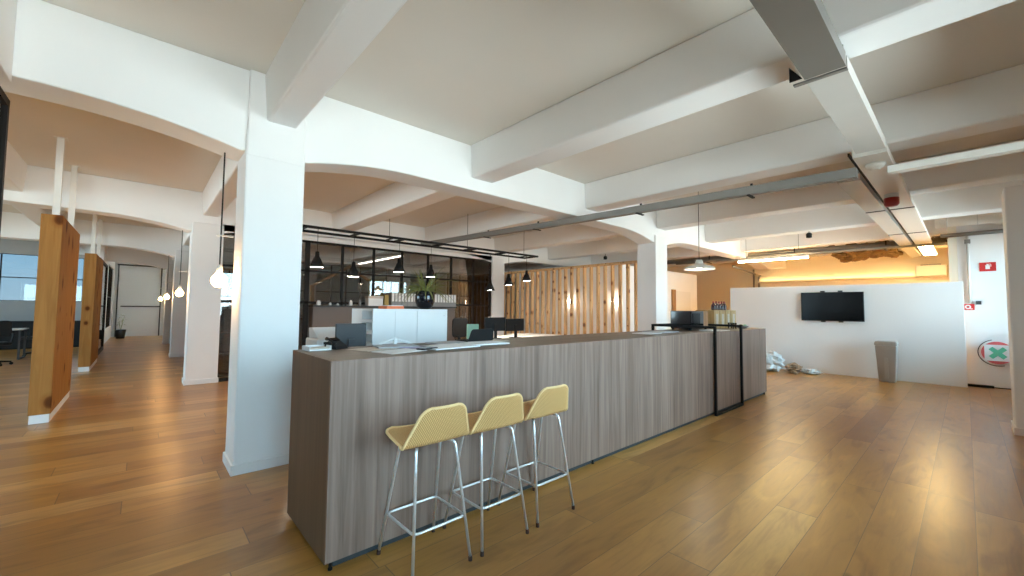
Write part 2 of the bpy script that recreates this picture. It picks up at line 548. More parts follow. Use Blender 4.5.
# ------------------------------------------------------------------ concrete frame
CX = [-6.18, .80, 7.78, 14.76]
def girder(yc, x0, x1, w=.36):
    top = CE
    pts = [(x0, top), (x1, top)]
    low = []
    xs = [x for x in CX if x0 - .5 < x < x1 + .5]
    def zb(x):
        d = min(abs(x - c) for c in CX) - .24
        if d <= 0:
            return 2.74
        if d >= 1.15:
            return 2.89
        t = d / 1.15
        return 2.74 + .15 * (1 - (1 - t) ** 2)
    n = 160
    for i in range(n + 1):
        x = x1 + (x0 - x1) * i / n
        low.append((x, zb(x)))
    m = MB()
    m.prism(pts + low, 'y', yc - w / 2, yc + w / 2)
    o = struct(m.build('beam_girder', M['plaster'], bevel=.012))
for yc in (-.83, 4.31, 9.43, 14.55):
    girder(yc, XL if yc != 4.31 else XL, XR if yc > 8 else XR)
girder(19.67, -1.2, XR)
def column(x, y, w=.45, d=.40):
    m = MB().box(x - w / 2, y - d / 2, 0, x + w / 2, y + d / 2, 2.9)
    o = struct(m.build('column', M['plaster'], bevel=.015))
    q = MB()
    e = .015
    q.box(x - w / 2 - e, y - d / 2 - e, 0, x + w / 2 + e, y + d / 2 + e, .085)
    q.build('baseboard', M['wall'], o, bevel=.004)
for yc in (4.31, 9.43, 14.55, 19.67):
    column(.845, yc, .47, .42)
for x, y in ((7.78, 4.31), (7.78, 9.43), (-6.18, -.72), (.80, -.72)):
    column(x, y, .47, .42)
column(7.78, -.565, .46, .44)
# column head running up in front of the near girder
struct(MB().box(.615, 4.095, 2.7, 1.075, 4.14, CE).build('column_head', M['plaster'], bevel=.012))
# secondary beams
def beam(x, w=.165):
    for y0, y1 in ((-.65, 4.13), (4.49, 9.25), (9.61, 14.37), (14.73, 19.49)):
        if x < -1.3 and y0 > 15:
            y1 = 19.49
        pr = [(x - w - .03, CE), (x + w + .03, CE), (x + w, 3.04), (x - w, 3.04)]
        struct(MB().prism(pr, 'y', y0, y1).build('beam', M['plaster'], bevel=.02))
for x in (-8.5, -6.18, -3.85, -1.53):
    beam(x)
beam(.875, .12)
for x in (3.19, 5.49, 7.80, 10.10, 12.42, 14.76):
    beam(x)

# left bulkhead with black-framed glass partition under it
struct(MB().box(-.86, -.64, 2.84, -.69, 4.12, CE).build('wall_bulkhead', M['plaster'], bevel=.006))
wp = sempty('window_41')
m = MB()
for y in (-.6, 1.0, 2.7, 4.435):
    m.box(-.79, y, 0, -.75, y + .045, 2.83)
m.box(-.79, -.6, 2.78, -.75, 4.48, 2.83).box(-.79, -.6, 0, -.75, 4.48, .05).box(-.79, -.6, 1.05, -.75, 4.48, 1.09)
m.build('frame', M['blackmullion'], wp)
MB().box(-.773, -.56, .05, -.767, 4.435, 2.78).build('pane', M['darkglass'], wp)

# ------------------------------------------------------------------ glass partition at the back of the reception
gp = sempty('window_42')
m = MB()
Y0, Y1 = 9.27, 9.32
xs = [1.03, 1.8, 2.555, 3.28, 4.0, 4.72, 5.45, 6.16, 6.90, 7.52]
for x in xs:
    w = .05 if x != 2.555 else .09
    m.box(x - w / 2, Y0, 0, x + w / 2, Y1, 2.79)
m.box(1.03, Y0, 2.755, 7.545, Y1, 2.80).box(1.03, Y0, 2.14, 7.545, Y1, 2.18).box(1.03, Y0, 1.46, 7.545, Y1, 1.51).box(1.03, Y0, 0, 7.545, Y1, .06)
m.build('frame', M['blackmullion'], gp)
for a, b_ in zip(xs, xs[1:]):
    MB().box(a + .02, 9.292, .06, b_ - .02, 9.298, 2.76).build('pane', M['darkglass'], gp)
struct(MB().box(1.03, 9.25, 2.80, 7.545, 9.34, 2.92).build('wall_lintel', M['plaster']))
# solid base of the partition with its ledge
lw = struct(MB().box(2.62, 9.02, 0, 6.12, 9.26, 1.40).build('wall_base', flat('dark_taupe_panel', (.105, .082, .072), .5)))
MB().box(2.60, 8.96, 1.40, 6.14, 9.262, 1.43).build('ledge', M['kick'], lw)

# far corridor end: framed glazed wall
fw = sempty('window_43')
m = MB()
for x in (-.82, .62):
    m.box(x - .02, 24.9, 0, x + .02, 24.96, 3.2)
m.box(-.86, 24.9, 3.14, .66, 24.96, 3.2).box(-.7, 24.9, 1.31, .60, 24.98, 1.36)
m.build('frame', M['greyplastic'], fw)
window_wall('wall_corridor', 'x', -.95, -.1, 18.2, YB - .2, [(20.8, 24.4)], .5, 2.9, M['wall'], wstart=31)
portal((-.9, 22.6, 1.7), (0, -PI / 2, 0), 2.4, 3.6)
cs = sempty('window_44')
m = MB()
for y in (15.0, 15.9, 18.0):
    m.box(-.90, y, 0, -.84, y + .10, 2.62)
m.box(-.90, 15.0, 2.56, -.84, 18.1, 2.62).box(-.90, 15.0, 0, -.84, 18.1, .1)
m.build('frame', M['blackmullion'], cs)
MB().box(-.875, 15.1, .1, -.868, 18.0, 2.56).build('pane', M['darkglass'], cs)
struct(MB().box(1.02, 19.88, 0, 1.1, YB - .2, CE).build('wall_corridor_right', M['wall']))

# ------------------------------------------------------------------ bar counter
bar = thing('bar_counter', 'long grey wood-grain bar counter with shade-darkened top in the middle of the floor', 'bar counter', (0, 0, 0))
BX0, BX1, BY0, BY1, BZ = .772, 7.93, 2.305, 3.07, 1.106
m = MB()
px = [BX0, 3.18, 5.60, BX1]
for a, b_ in zip(px, px[1:]):
    MB().box(a, BY0, .042, b_ - .0025, BY0 + .02, BZ).build('front_panel', M['laminate'], bar)
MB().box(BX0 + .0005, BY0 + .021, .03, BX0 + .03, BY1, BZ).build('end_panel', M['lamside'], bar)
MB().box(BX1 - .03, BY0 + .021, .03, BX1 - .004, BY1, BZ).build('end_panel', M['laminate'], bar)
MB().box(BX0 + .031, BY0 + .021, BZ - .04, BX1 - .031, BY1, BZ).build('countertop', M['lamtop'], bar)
MB().box(BX0 + .05, BY0 + .028, 0, BX1 - .05, BY0 + .05, .06).build('plinth', M['kick'], bar)
MB().box(BX0 + .031, BY1 - .03, .03, BX1 - .031, BY1 - .01, BZ - .041).build('back_panel', M['lamside'], bar)
for x in (BX0 + .03, 3.1, BX1 - .1):
    MB().lathe([(0, 0), (.012, 0), (.012, .01), (.008, .012), (.008, .0415), (0, .0415)], (x, BY0 + .012, 0), 12).build('foot', M['black'], bar)

# ------------------------------------------------------------------ black tube guard over the bar
fr = thing('counter_guard', 'black square-tube steel frame wrapped over the right part of the bar', 'frame')
t = .032
X0, X1, YA, YZ, ZT = 5.73, 6.68, BY0 - .035, BY1 + .10, 1.19
for x in (X0, X1):
    MB().box(x - t / 2, YA - t / 2, 0, x + t / 2, YA + t / 2, ZT).build('upright', M['black'], fr)
    MB().box(x - t / 2, YZ - t / 2, 0, x + t / 2, YZ + t / 2, ZT).build('rear_upright', M['black'], fr)
    MB().box(x - t / 2, YA + t / 2, ZT - t, x + t / 2, YZ - t / 2, ZT).build('top_rail', M['black'], fr)
MB().box(X0 + t / 2, YA - t / 2, 0.0, X1 - t / 2, YA + t / 2, t).build('floor_rail', M['black'], fr)
MB().box(X0 + t / 2, YZ - t / 2, ZT - t, X1 - t / 2, YZ + t / 2, ZT).build('back_rail', M['black'], fr)

# ------------------------------------------------------------------ bar stools
def make_stool(label):
    t = thing('bar_stool', label, 'bar stool', group='rattan bar stools along the counter')
    # shell: v runs from the front edge of the seat over the fold to the top of the back
    W = .205
    path = [((.135), .702), (.10, .690), (.05, .676), (-.02, .663), (-.07, .657), (-.10, .660), (-.113, .675), (-.122, .70), (-.140, .75), (-.160, .805), (-.176, .848), (-.182, .866)]
    pts = []
    for (y0, z0), (y1, z1) in zip(path, path[1:]):
        for k in range(4):
            s = k / 4
            pts.append((y0 + (y1 - y0) * s, z0 + (z1 - z0) * s))
    pts.append(path[-1])
    L = [0]
    for p, q in zip(pts, pts[1:]):
        L.append(L[-1] + math.hypot(q[0] - p[0], q[1] - p[1]))
    tot = L[-1]
    def halfw(l, z):
        w = W
        if z > .675 and l > tot * .45:
            s = (z - .675) / (.866 - .675)
            w = W + (.128 - W) * s
        r = .045
        for dd in (l, tot - l):
            if dd < r:
                w -= r - math.sqrt(max(0, r * r - (r - dd) ** 2))
        return w
    bm = bmesh.new()
    NU = 14
    grid = []
    for (y, z), l in zip(pts, L):
        w = halfw(l, z)
        row = []
        for k in range(NU + 1):
            u = -1 + 2 * k / NU
            dz = .012 * (u * u) if l < tot * .45 else 0
            dy = .012 * u * u if l > tot * .5 else 0
            row.append(bm.verts.new((u * w, y + dy, z + dz)))
        grid.append(row)
    for A, B in zip(grid, grid[1:]):
        for k in range(NU):
            bm.faces.new((A[k], A[k + 1], B[k + 1], B[k]))
    edge = [v.co.copy() for v in grid[0]] + [r[-1].co.copy() for r in grid[1:]] + [v.co.copy() for v in grid[-1][-2::-1]] + [r[0].co.copy() for r in grid[-2:0:-1]]
    b = MB(); b.bm.free(); b.bm = bm
    b.build('seat_shell', M['rattan'], t, smooth=True, solid=.010)
    cl = [edge[0]]
    for p in edge[1:]:
        if (p - cl[-1]).length > .006:
            cl.append(p)
    MB().tube(cl, .0085, 8, closed=True).build('rim', M['rim'], t, smooth=True)
    # four chrome legs bent from the carrier under the seat
    rL = .0085
    feet = {(-1, -1): (-.192, -.195), (1, -1): (.165, -.195), (-1, 1): (-.192, .195), (1, 1): (.165, .195)}
    tops = {(-1, -1): (-.125, -.085, .632), (1, -1): (.125, -.085, .632), (-1, 1): (-.13, .075, .655), (1, 1): (.13, .075, .655)}
    ring = {}
    for k in feet:
        fx, fy = feet[k]; tx, ty, tz = tops[k]
        knee = Vector((tx * 1.02, ty * 1.08, tz - .03))
        leg = MB().tube([(tx * .75, ty * .35, tz + .012), (tx * .92, ty * .9, tz + .006), (tx, ty, tz - .005), knee, (fx, fy, .014)], rL, 10).build('leg', M['chrome'], t, smooth=True)
        MB().lathe([(0, 0), (.011, 0), (.011, .024), (.009, .026), (0, .026)], (fx, fy, 0), 12).build('rubber_foot', M['rubber'], leg, smooth=False)
        s = (.235 - .014) / (knee.z - .014)
        ring[k] = Vector((fx + (knee.x - fx) * s, fy + (knee.y - fy) * s, .235))
    c = [ring[(-1, -1)], ring[(1, -1)], ring[(1, 1)], ring[(-1, 1)]]
    rp = []
    for i in range(4):
        p = c[i]; a = (c[i - 1] - p).normalized(); b_ = (c[(i + 1) % 4] - p).normalized()
        r = .035
        for k in range(6):
            s = k / 5
            P0, P1, P2 = p + a * r, p, p + b_ * r
            rp.append(P0 * (1 - s) ** 2 + P1 * 2 * s * (1 - s) + P2 * s * s)
    MB().tube(rp, .0075, 8, closed=True).build('footrest', M['chrome'], t, smooth=True)
    MB().tube([(-.10, -.03, .644), (.10, -.03, .644)], .010, 8).tube([(-.10, .03, .66), (.10, .03, .66)], .010, 8).tube([(-.095, -.03, .644), (-.095, .03, .66)], .009, 8).tube([(.095, -.03, .644), (.095, .03, .66)], .009, 8).build('seat_carrier', M['greyplastic'], t, smooth=True)
    return t
stool = make_stool('woven rattan bar stool on chrome legs closest to the bar end, first of three')
stool.location = (1.248, 2.085, 0)
dup(stool, (1.680, 2.075, 0), .0, 'woven rattan bar stool standing between the two other stools at the bar')
dup(stool, (2.140, 2.085, 0), .0, 'woven rattan bar stool farthest along the bar toward the black frame, last of three')

# ------------------------------------------------------------------ papers and small things on the bar
def sheet(x, y, w, h, rz, mat, name, label, cat, z=BZ + .001, th=.003, bend=0, group='papers and booklets on the bar'):
    bm = bmesh.new()
    n = 8
    top = [[bm.verts.new((-w / 2 + w * i / n, -h / 2 + h * j / 2, th + bend * (i / n) ** 3)) for j in range(3)] for i in range(n + 1)]
    bot = [[bm.verts.new((-w / 2 + w * i / n, -h / 2 + h * j / 2, bend * (i / n) ** 3)) for j in range(3)] for i in range(n + 1)]
    for i in range(n):
        for j in range(2):
            bm.faces.new((top[i][j], top[i + 1][j], top[i + 1][j + 1], top[i][j + 1]))
            bm.faces.new((bot[i][j], bot[i][j + 1], bot[i + 1][j + 1], bot[i + 1][j]))
        bm.faces.new((top[i][0], bot[i][0], bot[i + 1][0], top[i + 1][0]))
        bm.faces.new((top[i][2], top[i + 1][2], bot[i + 1][2], bot[i][2]))
    for j in range(2):
        bm.faces.new((top[0][j], top[0][j + 1], bot[0][j + 1], bot[0][j]))
        bm.faces.new((top[n][j], bot[n][j], bot[n][j + 1], top[n][j + 1]))
    b = MB(); b.bm.free(); b.bm = bm
    o = b.build(name, mat)
    o.location = (x, y, z); o.rotation_euler = (0, 0, rz)
    return tag(o, label, cat, group)
sheet(1.22, 2.80, .30, .21, .35, M['papertan'], 'booklet', 'tan folded booklet on the bar nearest its shade-darkened end', 'booklet')
sheet(1.30, 2.56, .30, .21, .25, M['paper'], 'paper_sheet', 'blank white sheet at the bar edge above the first stool', 'paper')
sheet(1.42, 2.86, .30, .22, -.2, M['papergrey'], 'magazine', 'grey printed magazine lying behind the white sheets on the bar', 'magazine', th=.012)
sheet(1.50, 2.72, .20, .14, .6, M['paperblue'], 'leaflet', 'lilac printed leaflet among the white papers on the bar', 'leaflet', z=BZ + .006)
sheet(1.72, 2.64, .42, .30, .1, M['paper'], 'newspaper', 'open white newspaper in the middle of the bar papers', 'newspaper', th=.008)
sheet(1.90, 2.90, .30, .21, .0, M['papergrey'], 'magazine', 'grey magazine lying in front of the white cabinet on the bar', 'magazine', th=.010)
sheet(2.12, 2.70, .36, .25, -.1, M['paper'], 'newspaper', 'folded white newspaper at the end of the papers beside the black laptop', 'newspaper', th=.010)
sheet(2.34, 2.86, .28, .20, .15, M['papertan'], 'booklet', 'tan booklet on the bar just before the black laptop', 'booklet')
t = thing('mobile_phone', 'small black phone lying on the newspaper on the bar', 'phone', (1.50, 2.545, BZ + .005), .35)
MB().cbox((0, 0, .005), (.15, .072, .009)).build('case', M['plastic'], t, bevel=.003)
MB().cbox((0, 0, .0098), (.138, .062, .0008)).build('screen', M['screen'], t)
# desk phone at the rear edge
t = thing('desk_telephone', 'black desk telephone with raised handset on the left end of the bar', 'telephone', (1.03, 2.985, BZ + .001), .5)
t.scale = (.68, .68, .68)
MB().prism([(-.08, 0), (.08, 0), (.08, .05), (.03, .085), (-.06, .03)], 'x', -.085, .085).build('base', M['plastic'], t, bevel=.006)
MB().prism([(.02, .09), (.06, .11), (.06, .095), (.02, .075)], 'x', -.07, .07).build('display', M['screen'], t)
MB().tube([(-.07, -.05, .055), (-.075, -.02, .075), (-.075, .03, .098), (-.07, .065, .105)], .018, 10, rs=[.020, .012, .012, .020]).build('handset', M['plastic'], t, smooth=True)
t = thing('paper_tray', 'low white tray with papers on the far left corner of the bar', 'tray', (.895, 2.97, BZ + .001), .1)
t.scale = (.72, .9, 1)
MB().box(-.10, -.07, 0, .10, .07, .008).box(-.10, -.07, .008, -.095, .07, .03).box(.095, -.07, .008, .10, .07, .03).box(-.095, .065, .008, .095, .07, .03).build('tray', M['whiteplastic'], t)
MB().cbox((0, 0, .014), (.17, .11, .010)).build('paper_stack', M['papertan'], t)
# stand with crossing pale legs (small tablet stand)
t = thing('tablet_stand', 'white angled stand behind the phone in front of the grey monitor', 'stand', (1.48, 3.00, BZ + .001))
MB().box(-.012, -.012, 0, .012, .012, .055).build('post', M['whiteplastic'], t)
MB().tube([(-.13, 0, .012), (0, 0, .052)], .008).build('arm', M['whiteplastic'], t)
MB().tube([(.13, 0, .012), (0, 0, .052)], .008).build('arm', M['whiteplastic'], t)
MB().box(-.10, -.035, 0, .10, .035, .009).build('base', M['plastic'], t)

# papers further along the bar
sheet(4.70, 2.68, .34, .24, .1, M['paper'], 'paper_sheet', 'white sheet lying on the bar before the black frame', 'paper', th=.006)
sheet(5.15, 2.74, .42, .28, -.1, M['papergrey'], 'magazine', 'grey magazine on the bar beside the black frame', 'magazine', th=.012)
sheet(6.30, 2.50, .40, .30, .05, M['paper'], 'paper_sheet', 'white sheet on the bar inside the black frame', 'paper', th=.008)

# laptop and mint book by the end of papers
t = thing('laptop', 'open black laptop seen from behind on the bar after the papers', 'laptop', (2.245, 2.90, BZ + .001), .05)
MB().cbox((0, .08, .008), (.30, .16, .014)).build('keyboard_base', M['plastic'], t, bevel=.004)
m = MB()
out = []
for cx_, cz_, a0 in ((.10, .085, 0), (-.10, .085, PI / 2)):
    for k in range(6):
        a = a0 + PI / 2 * k / 5
        out.append((cx_ + .03 * math.cos(a), cz_ + .03 * math.sin(a)))
out += [(-.145, .012), (.145, .012)]
m.prism(out, 'y', -.008, .0)
o = m.build('lid', M['plastic'], t)
o.rotation_euler = (.25, 0, 0)

# ------------------------------------------------------------------ reception desk behind the bar with monitor and printer
t = thing('reception_desk', 'white lower desk behind the left part of the bar', 'desk', (0, 0, 0))
MB().box(1.08, 3.5, .86, 1.69, 4.62, .89).build('desktop', M['desk'], t, bevel=.003)
for (x, y) in ((1.11, 3.53), (1.66, 3.53), (1.11, 4.59), (1.66, 4.59)):
    MB().box(x - .02, y - .02, 0, x + .02, y + .02, .86).build('leg', M['whiteplastic'], t)
def monitor(label, loc, rz, w=.5, h=.3, mat='plastic', stand=.14, group=None):
    t = thing('computer_monitor', label, 'monitor', loc, rz, group)
    MB().cbox((0, 0, stand + h / 2), (w, .035, h)).build('housing', M[mat], t, bevel=.008)
    MB().cbox((0, .0185, stand + h / 2), (w - .03, .002, h - .03)).build('screen', M['screen'], t)
    MB().box(-.03, -.05, 0, .03, -.018, stand + h * .5).build('neck', M[mat], t)
    MB().cbox((0, -.02, .006), (.22, .18, .012)).build('base', M[mat], t)
    return t
monitor('grey-backed monitor behind the left end of the bar', (1.43, 3.78, .891), -.1, .27, .28, 'greyplastic', .08)
t = thing('printer', 'white office printer behind the grey monitor', 'printer', (1.44, 4.30, .891), .0)
MB().box(-.20, -.18, 0, .20, .18, .20).build('body', M['whiteplastic'], t, bevel=.015)
MB().prism([(-.16, .201), (.14, .201), (.16, .30), (.06, .30)], 'x', -.18, .18).build('feeder', M['whiteplastic'], t, bevel=.008)
MB().box(-.15, -.30, .05, .15, -.181, .065).build('output_tray', M['whiteplastic'], t)
MB().cbox((-.08, -.183, .15), (.12, .006, .05)).build('control_panel', M['plastic'], t)

# ------------------------------------------------------------------ white cabinet with open shelves
t = thing('storage_cabinet', 'white cabinet with open side shelves standing behind the bar papers', 'cabinet')
x0, x1, y0, y1, zt = 1.73, 2.61, 4.0, 4.56, 1.385
sx = x0 + .24
m = MB()
m.box(sx, y0 + .02, 0, x1, y1, zt - .02)                # closed block
m.box(x0, y0, zt - .02, x1, y1, zt)                     # top
m.box(x0, y1 - .28, 0, sx, y1 - .26, zt - .02)          # shelf unit inner side
m.box(x0, y0 + .0, 0, sx, y0 + .02, zt - .02)           # front cheek of the shelves
m.box(x0, y1 - .26, 0, sx, y1, zt - .02)
m.build('carcass', M['whiteplastic'], t)
for z in (.12, .42, .65, .77, .885, 1.005, 1.125, 1.245):
    MB().box(x0 + .002, y0 + .021, z, sx - .001, y1 - .281, z + .03).build('shelf', M['whiteplastic'], t)
MB().box(sx + .002, y0, .02, 2.225, y0 + .019, zt - .021).build('door', M['whiteplastic'], t)
MB().box(2.229, y0, .02, x1, y0 + .019, zt - .021).build('door', M['whiteplastic'], t)
MB().lathe([(0, 0), (.008, 0), (.008, .012), (0, .012)], (0, 0, 0), 10, Matrix.Translation((2.57, y0 - .001, 1.32)) @ Matrix.Rotation(PI / 2, 4, 'X')).build('lock', M['chrome'], t)
# orange item on cabinet
t = thing('letter_tray', 'low orange card tray with white papers on the left of the white cabinet top', 'tray', (1.99, 4.14, zt + .001), .05)
MB().box(-.10, -.09, 0, .10, .09, .006).box(-.10, -.09, .006, .10, -.085, .03).box(-.10, .085, .006, .10, .09, .03).box(-.10, -.085, .006, -.095, .085, .03).build('tray', M['orange'], t)
MB().cbox((0.01, 0, .022), (.17, .15, .03)).build('papers', M['paper'], t)
# pot with palm
t = thing('potted_palm', 'glossy black round pot with a spiky green palm on the white cabinet', 'plant', (2.455, 4.24, zt + .001))
MB().lathe([(0, 0), (.062, 0), (.092, .03), (.112, .09), (.114, .15), (.104, .20), (.096, .21), (.092, .20), (.098, .17), (0, .15)], (0, 0, 0), 32).build('pot', M['blackgloss'], t, smooth=True)
MB().lathe([(0, .176), (.097, .175)], (0, 0, 0), 24).build('soil', M['soil'], t)
random.seed(3)
for k in range(64):
    a = random.uniform(0, 2 * PI)
    ln = random.uniform(.20, .42)
    lean = random.uniform(.35, 1.5)
    pts = []
    for s in range(7):
        q = s / 6
        rr = .03 + ln * q * math.sin(min(1.5, lean * (.6 + .6 * q)))
        zz = .17 + ln * q * math.cos(min(1.9, lean * (.5 + .9 * q)))
        pts.append(Vector((rr * math.cos(a), rr * math.sin(a), zz)))
    side = Vector((-math.sin(a), math.cos(a), 0))
    bm = bmesh.new()
    pr = None
    for s, p in enumerate(pts):
        w = .011 * (1 - (s / 6) ** 2) * (1 if s else .6) + .0008
        row = (bm.verts.new(p - side * w), bm.verts.new(p + Vector((0, 0, -w * .5))), bm.verts.new(p + side * w))
        if pr:
            bm.faces.new((pr[0], pr[1], row[1], row[0])); bm.faces.new((pr[1], pr[2], row[2], row[1]))
        pr = row
    b = MB(); b.bm.free(); b.bm = bm
    b.build('leaf', M['leaf'], t, smooth=True, solid=.0015)

# ------------------------------------------------------------------ box files on the ledge
random.seed(5)
x = 4.32
k = 0
proto = None
while x < 6.06:
    if proto is None:
        proto = thing('box_file', 'white-spined box file standing on the partition ledge', 'box file', group='box files on the partition ledge')
        MB().box(0, 0, 0, .078, .24, .315).build('case', M['boxgrey'], proto)
        MB().box(.012, -.003, .11, .066, -.0002, .305).build('spine_label', M['boxfile'], proto)
        r = proto
    else:
        r = dup(proto, (0, 0, 0))
    r.location = (x, 8.985, 1.432)
    x += .0825
    k += 1
# small bottles and boxes at the left part of the ledge
for k, (x, h, w, mt) in enumerate(((2.75, .10, .09, 'whiteplastic'), (2.98, .06, .06, 'paper'), (3.14, .05, .05, 'paper'), (3.42, .12, .07, 'whiteplastic'), (3.62, .14, .06, 'boxgrey'))):
    o = MB().lathe([(0, 0), (w / 2, 0), (w / 2, h * .7), (w * .3, h * .8), (w * .3, h), (0, h)], (0, 0, 0), 14).build('jar', M[mt], smooth=False)
    o.location = (x, 9.1, 1.432)
    tag(o, ['pale jar at the far left of the partition ledge', 'low white jar second from left on the partition ledge', 'tiny white jar third from left on the partition ledge', 'white jar left of the white carton on the ledge', 'dark grey jar right beside the white carton on the ledge'][k], 'jar')
t = thing('carton', 'pale cardboard carton on the partition ledge left of the box files', 'box', (3.78, 9.0, 1.432))
MB().box(0, 0, 0, .34, .2, .22).build('body', M['boxfile'], t)
MB().box(-.005, -.004, .17, .345, .204, .226).build('lid', M['papertan'], t)
o = MB().box(0, 0, 0, .10, .2, .26).build('magazine_file', M['olive']); o.location = (4.16, 9.0, 1.432)
tag(o, 'olive magazine file on the ledge between carton and box files', 'file')

# ------------------------------------------------------------------ office behind the partition
t = thing('house_frame', 'brown timber house-shaped frame inside the office behind the glass', 'frame', (4.4, 12.0, 0))
for x in (-.95, .95):
    MB().box(x - .04, -.05, 0, x + .04, .05, 2.0).build('post', M['framewood'], t)
MB().prism([(-1.05, 1.95), (-.95, 1.95), (.04, 2.53), (.04, 2.62)], 'y', -.05, .05).build('rafter', M['framewood'], t)
MB().prism([(1.05, 1.95), (.95, 1.95), (.041, 2.53), (.041, 2.62)], 'y', -.05, .05).build('rafter', M['framewood'], t)
o = MB().box(4.86, 11.6, 1.35, 5.34, 11.63, 2.22).build('hanging_panel', M['olive'], bevel=.004)
tag(o, 'olive felt panel hanging in the office behind the glass', 'panel')
t = thing('office_lamp', 'strip luminaire glowing on the office ceiling behind the glass', 'lamp', (5.6, 12.6, 2.92))
MB().box(-.06, -1.6, 0, .06, 1.6, .06).build('housing', M['panelwhite'], t)
MB().box(-.05, -1.58, -.012, .05, 1.58, -.001).build('diffuser', emit('office_tube', (1, .95, .88), 7), t)
MB().tube([(0, -1.2, .06), (0, -1.2, CE - 2.92)], .004).tube([(0, 1.2, .06), (0, 1.2, CE - 2.92)], .004).build('suspension_cord', M['black'], t)
for k, (x, y) in enumerate(((2.2, 12.2), (6.6, 13.0))):
    t = thing('office_desk', 'desk inside the glazed office, %s' % ('near the door side' if k == 0 else 'on the window side right of the house frame'), 'desk', (x, y, 0))
    MB().box(-.8, -.4, .72, .8, .4, .75).build('desktop', M['desk'], t)
    for sx_ in (-.74, .74):
        for sy_ in (-.34, .34):
            MB().box(sx_ - .025, sy_ - .025, 0, sx_ + .025, sy_ + .025, .72).build('leg', M['whiteplastic'], t)
    monitor('dark monitor on the desk in the glazed office, %s' % ('near the door side' if k == 0 else 'right of the house frame'), (x, y, .751), .2)

# dark shelf unit at the corridor end of the partition, seen behind the near column
t = thing('shelf_unit', 'tall dark shelf unit between the white columns beside the corridor', 'shelf', (1.08, 9.75, 0))
for x in (0, .76):
    MB().box(x, 0, 0, x + .04, .4, 1.35).build('side', M['plastic'], t)
for z in (.02, .42, .82, 1.30):
    MB().box(.041, 0, z, .759, .4, z + .04).build('shelf', M['plastic'], t)
MB().box(.041, .38, .02, .759, .4, 1.3).build('back', M['plastic'], t)
t = thing('wall_board', 'brown framed board above the window beside the corridor', 'board', (1.06, 9.9, 2.15))
MB().box(0, 0, 0, .7, .03, .68).build('board', M['greywall'], t)
MB().box(-.03, -.01, -.03, 0, .04, .71).box(.7, -.01, -.03, .73, .04, .71).box(0, -.01, .68, .7, .04, .71).box(0, -.01, -.03, .7, .04, 0).build('frame', M['framewood'], t)

# ------------------------------------------------------------------ ladder rail with pendant lamps
t = thing('lighting_rail', 'long black ladder-shaped rail hung from the ceiling above the desks', 'lamp rail', (0, 0, 0))
LX0, LX1, LZ = 1.15, 7.16, 2.68
for y in (7.0, 7.45):
    MB().box(LX0, y - .018, LZ - .02, LX1, y + .018, LZ + .02).build('rail', M['black'], t)
for x in (LX0 + .02, 1.9, 2.75, 3.6, 4.45, 5.3, 6.15, LX1 - .02):
    MB().box(x - .018, 7.018, LZ - .018, x + .018, 7.432, LZ + .018).build('rung', M['black'], t)
for x in (1.6, 3.4, 5.2, 6.9):
    MB().tube([(x, 7.225, LZ), (x, 7.225, CE)], .004).box(x - .01, 7.02, LZ - .01, x + .01, 7.43, LZ + .01).build('suspension_rod', M['black'], t)
def pendant(label, loc, ztop, s=1.0):
    t = thing('pendant_lamp', label, 'pendant lamp', loc, 0, 'small black pendant lamps on the rail')
    MB().lathe([(.016, .26), (.030, .255), (.034, .18), (.040, .165), (.052, .15), (.115, .0), (.111, .0), (.048, .145), (.03, .155), (0, .155)], (0, 0, 0), 24).build('lamp_shade', M['black'], t, smooth=True)
    MB().lathe([(0, .0), (.10, .004), (.10, .012), (0, .012)], (0, 0, .004), 20).build('diffuser', M['lampglow'], t)
    MB().tube([(0, 0, .25), (0, 0, ztop - loc[2])], .004, 6).build('cable', M['black'], t)
    return t
lab = ['black cone pendant lamp first on the rail, nearest the white column', 'black cone pendant lamp second on the rail, hanging lower',
       'black cone pendant lamp third on the rail, above the palm', 'black cone pendant lamp fourth on the rail, right of the palm',
       'black cone pendant lamp hanging lowest, before the white column by the slats', 'black cone pendant lamp before the edge of the slatted screen',
       'black cone pendant lamp at the far end of the rail, before the slats']
for l, (x, y, z) in zip(lab, ((2.07, 7.0, 2.035), (2.66, 7.0, 1.915), (3.50, 7.0, 2.05), (4.44, 7.45, 2.04), (6.03, 7.45, 1.82), (6.21, 7.0, 1.935), (6.78, 7.0, 2.06))):
    pendant(l, (x, y, z), LZ - .02)

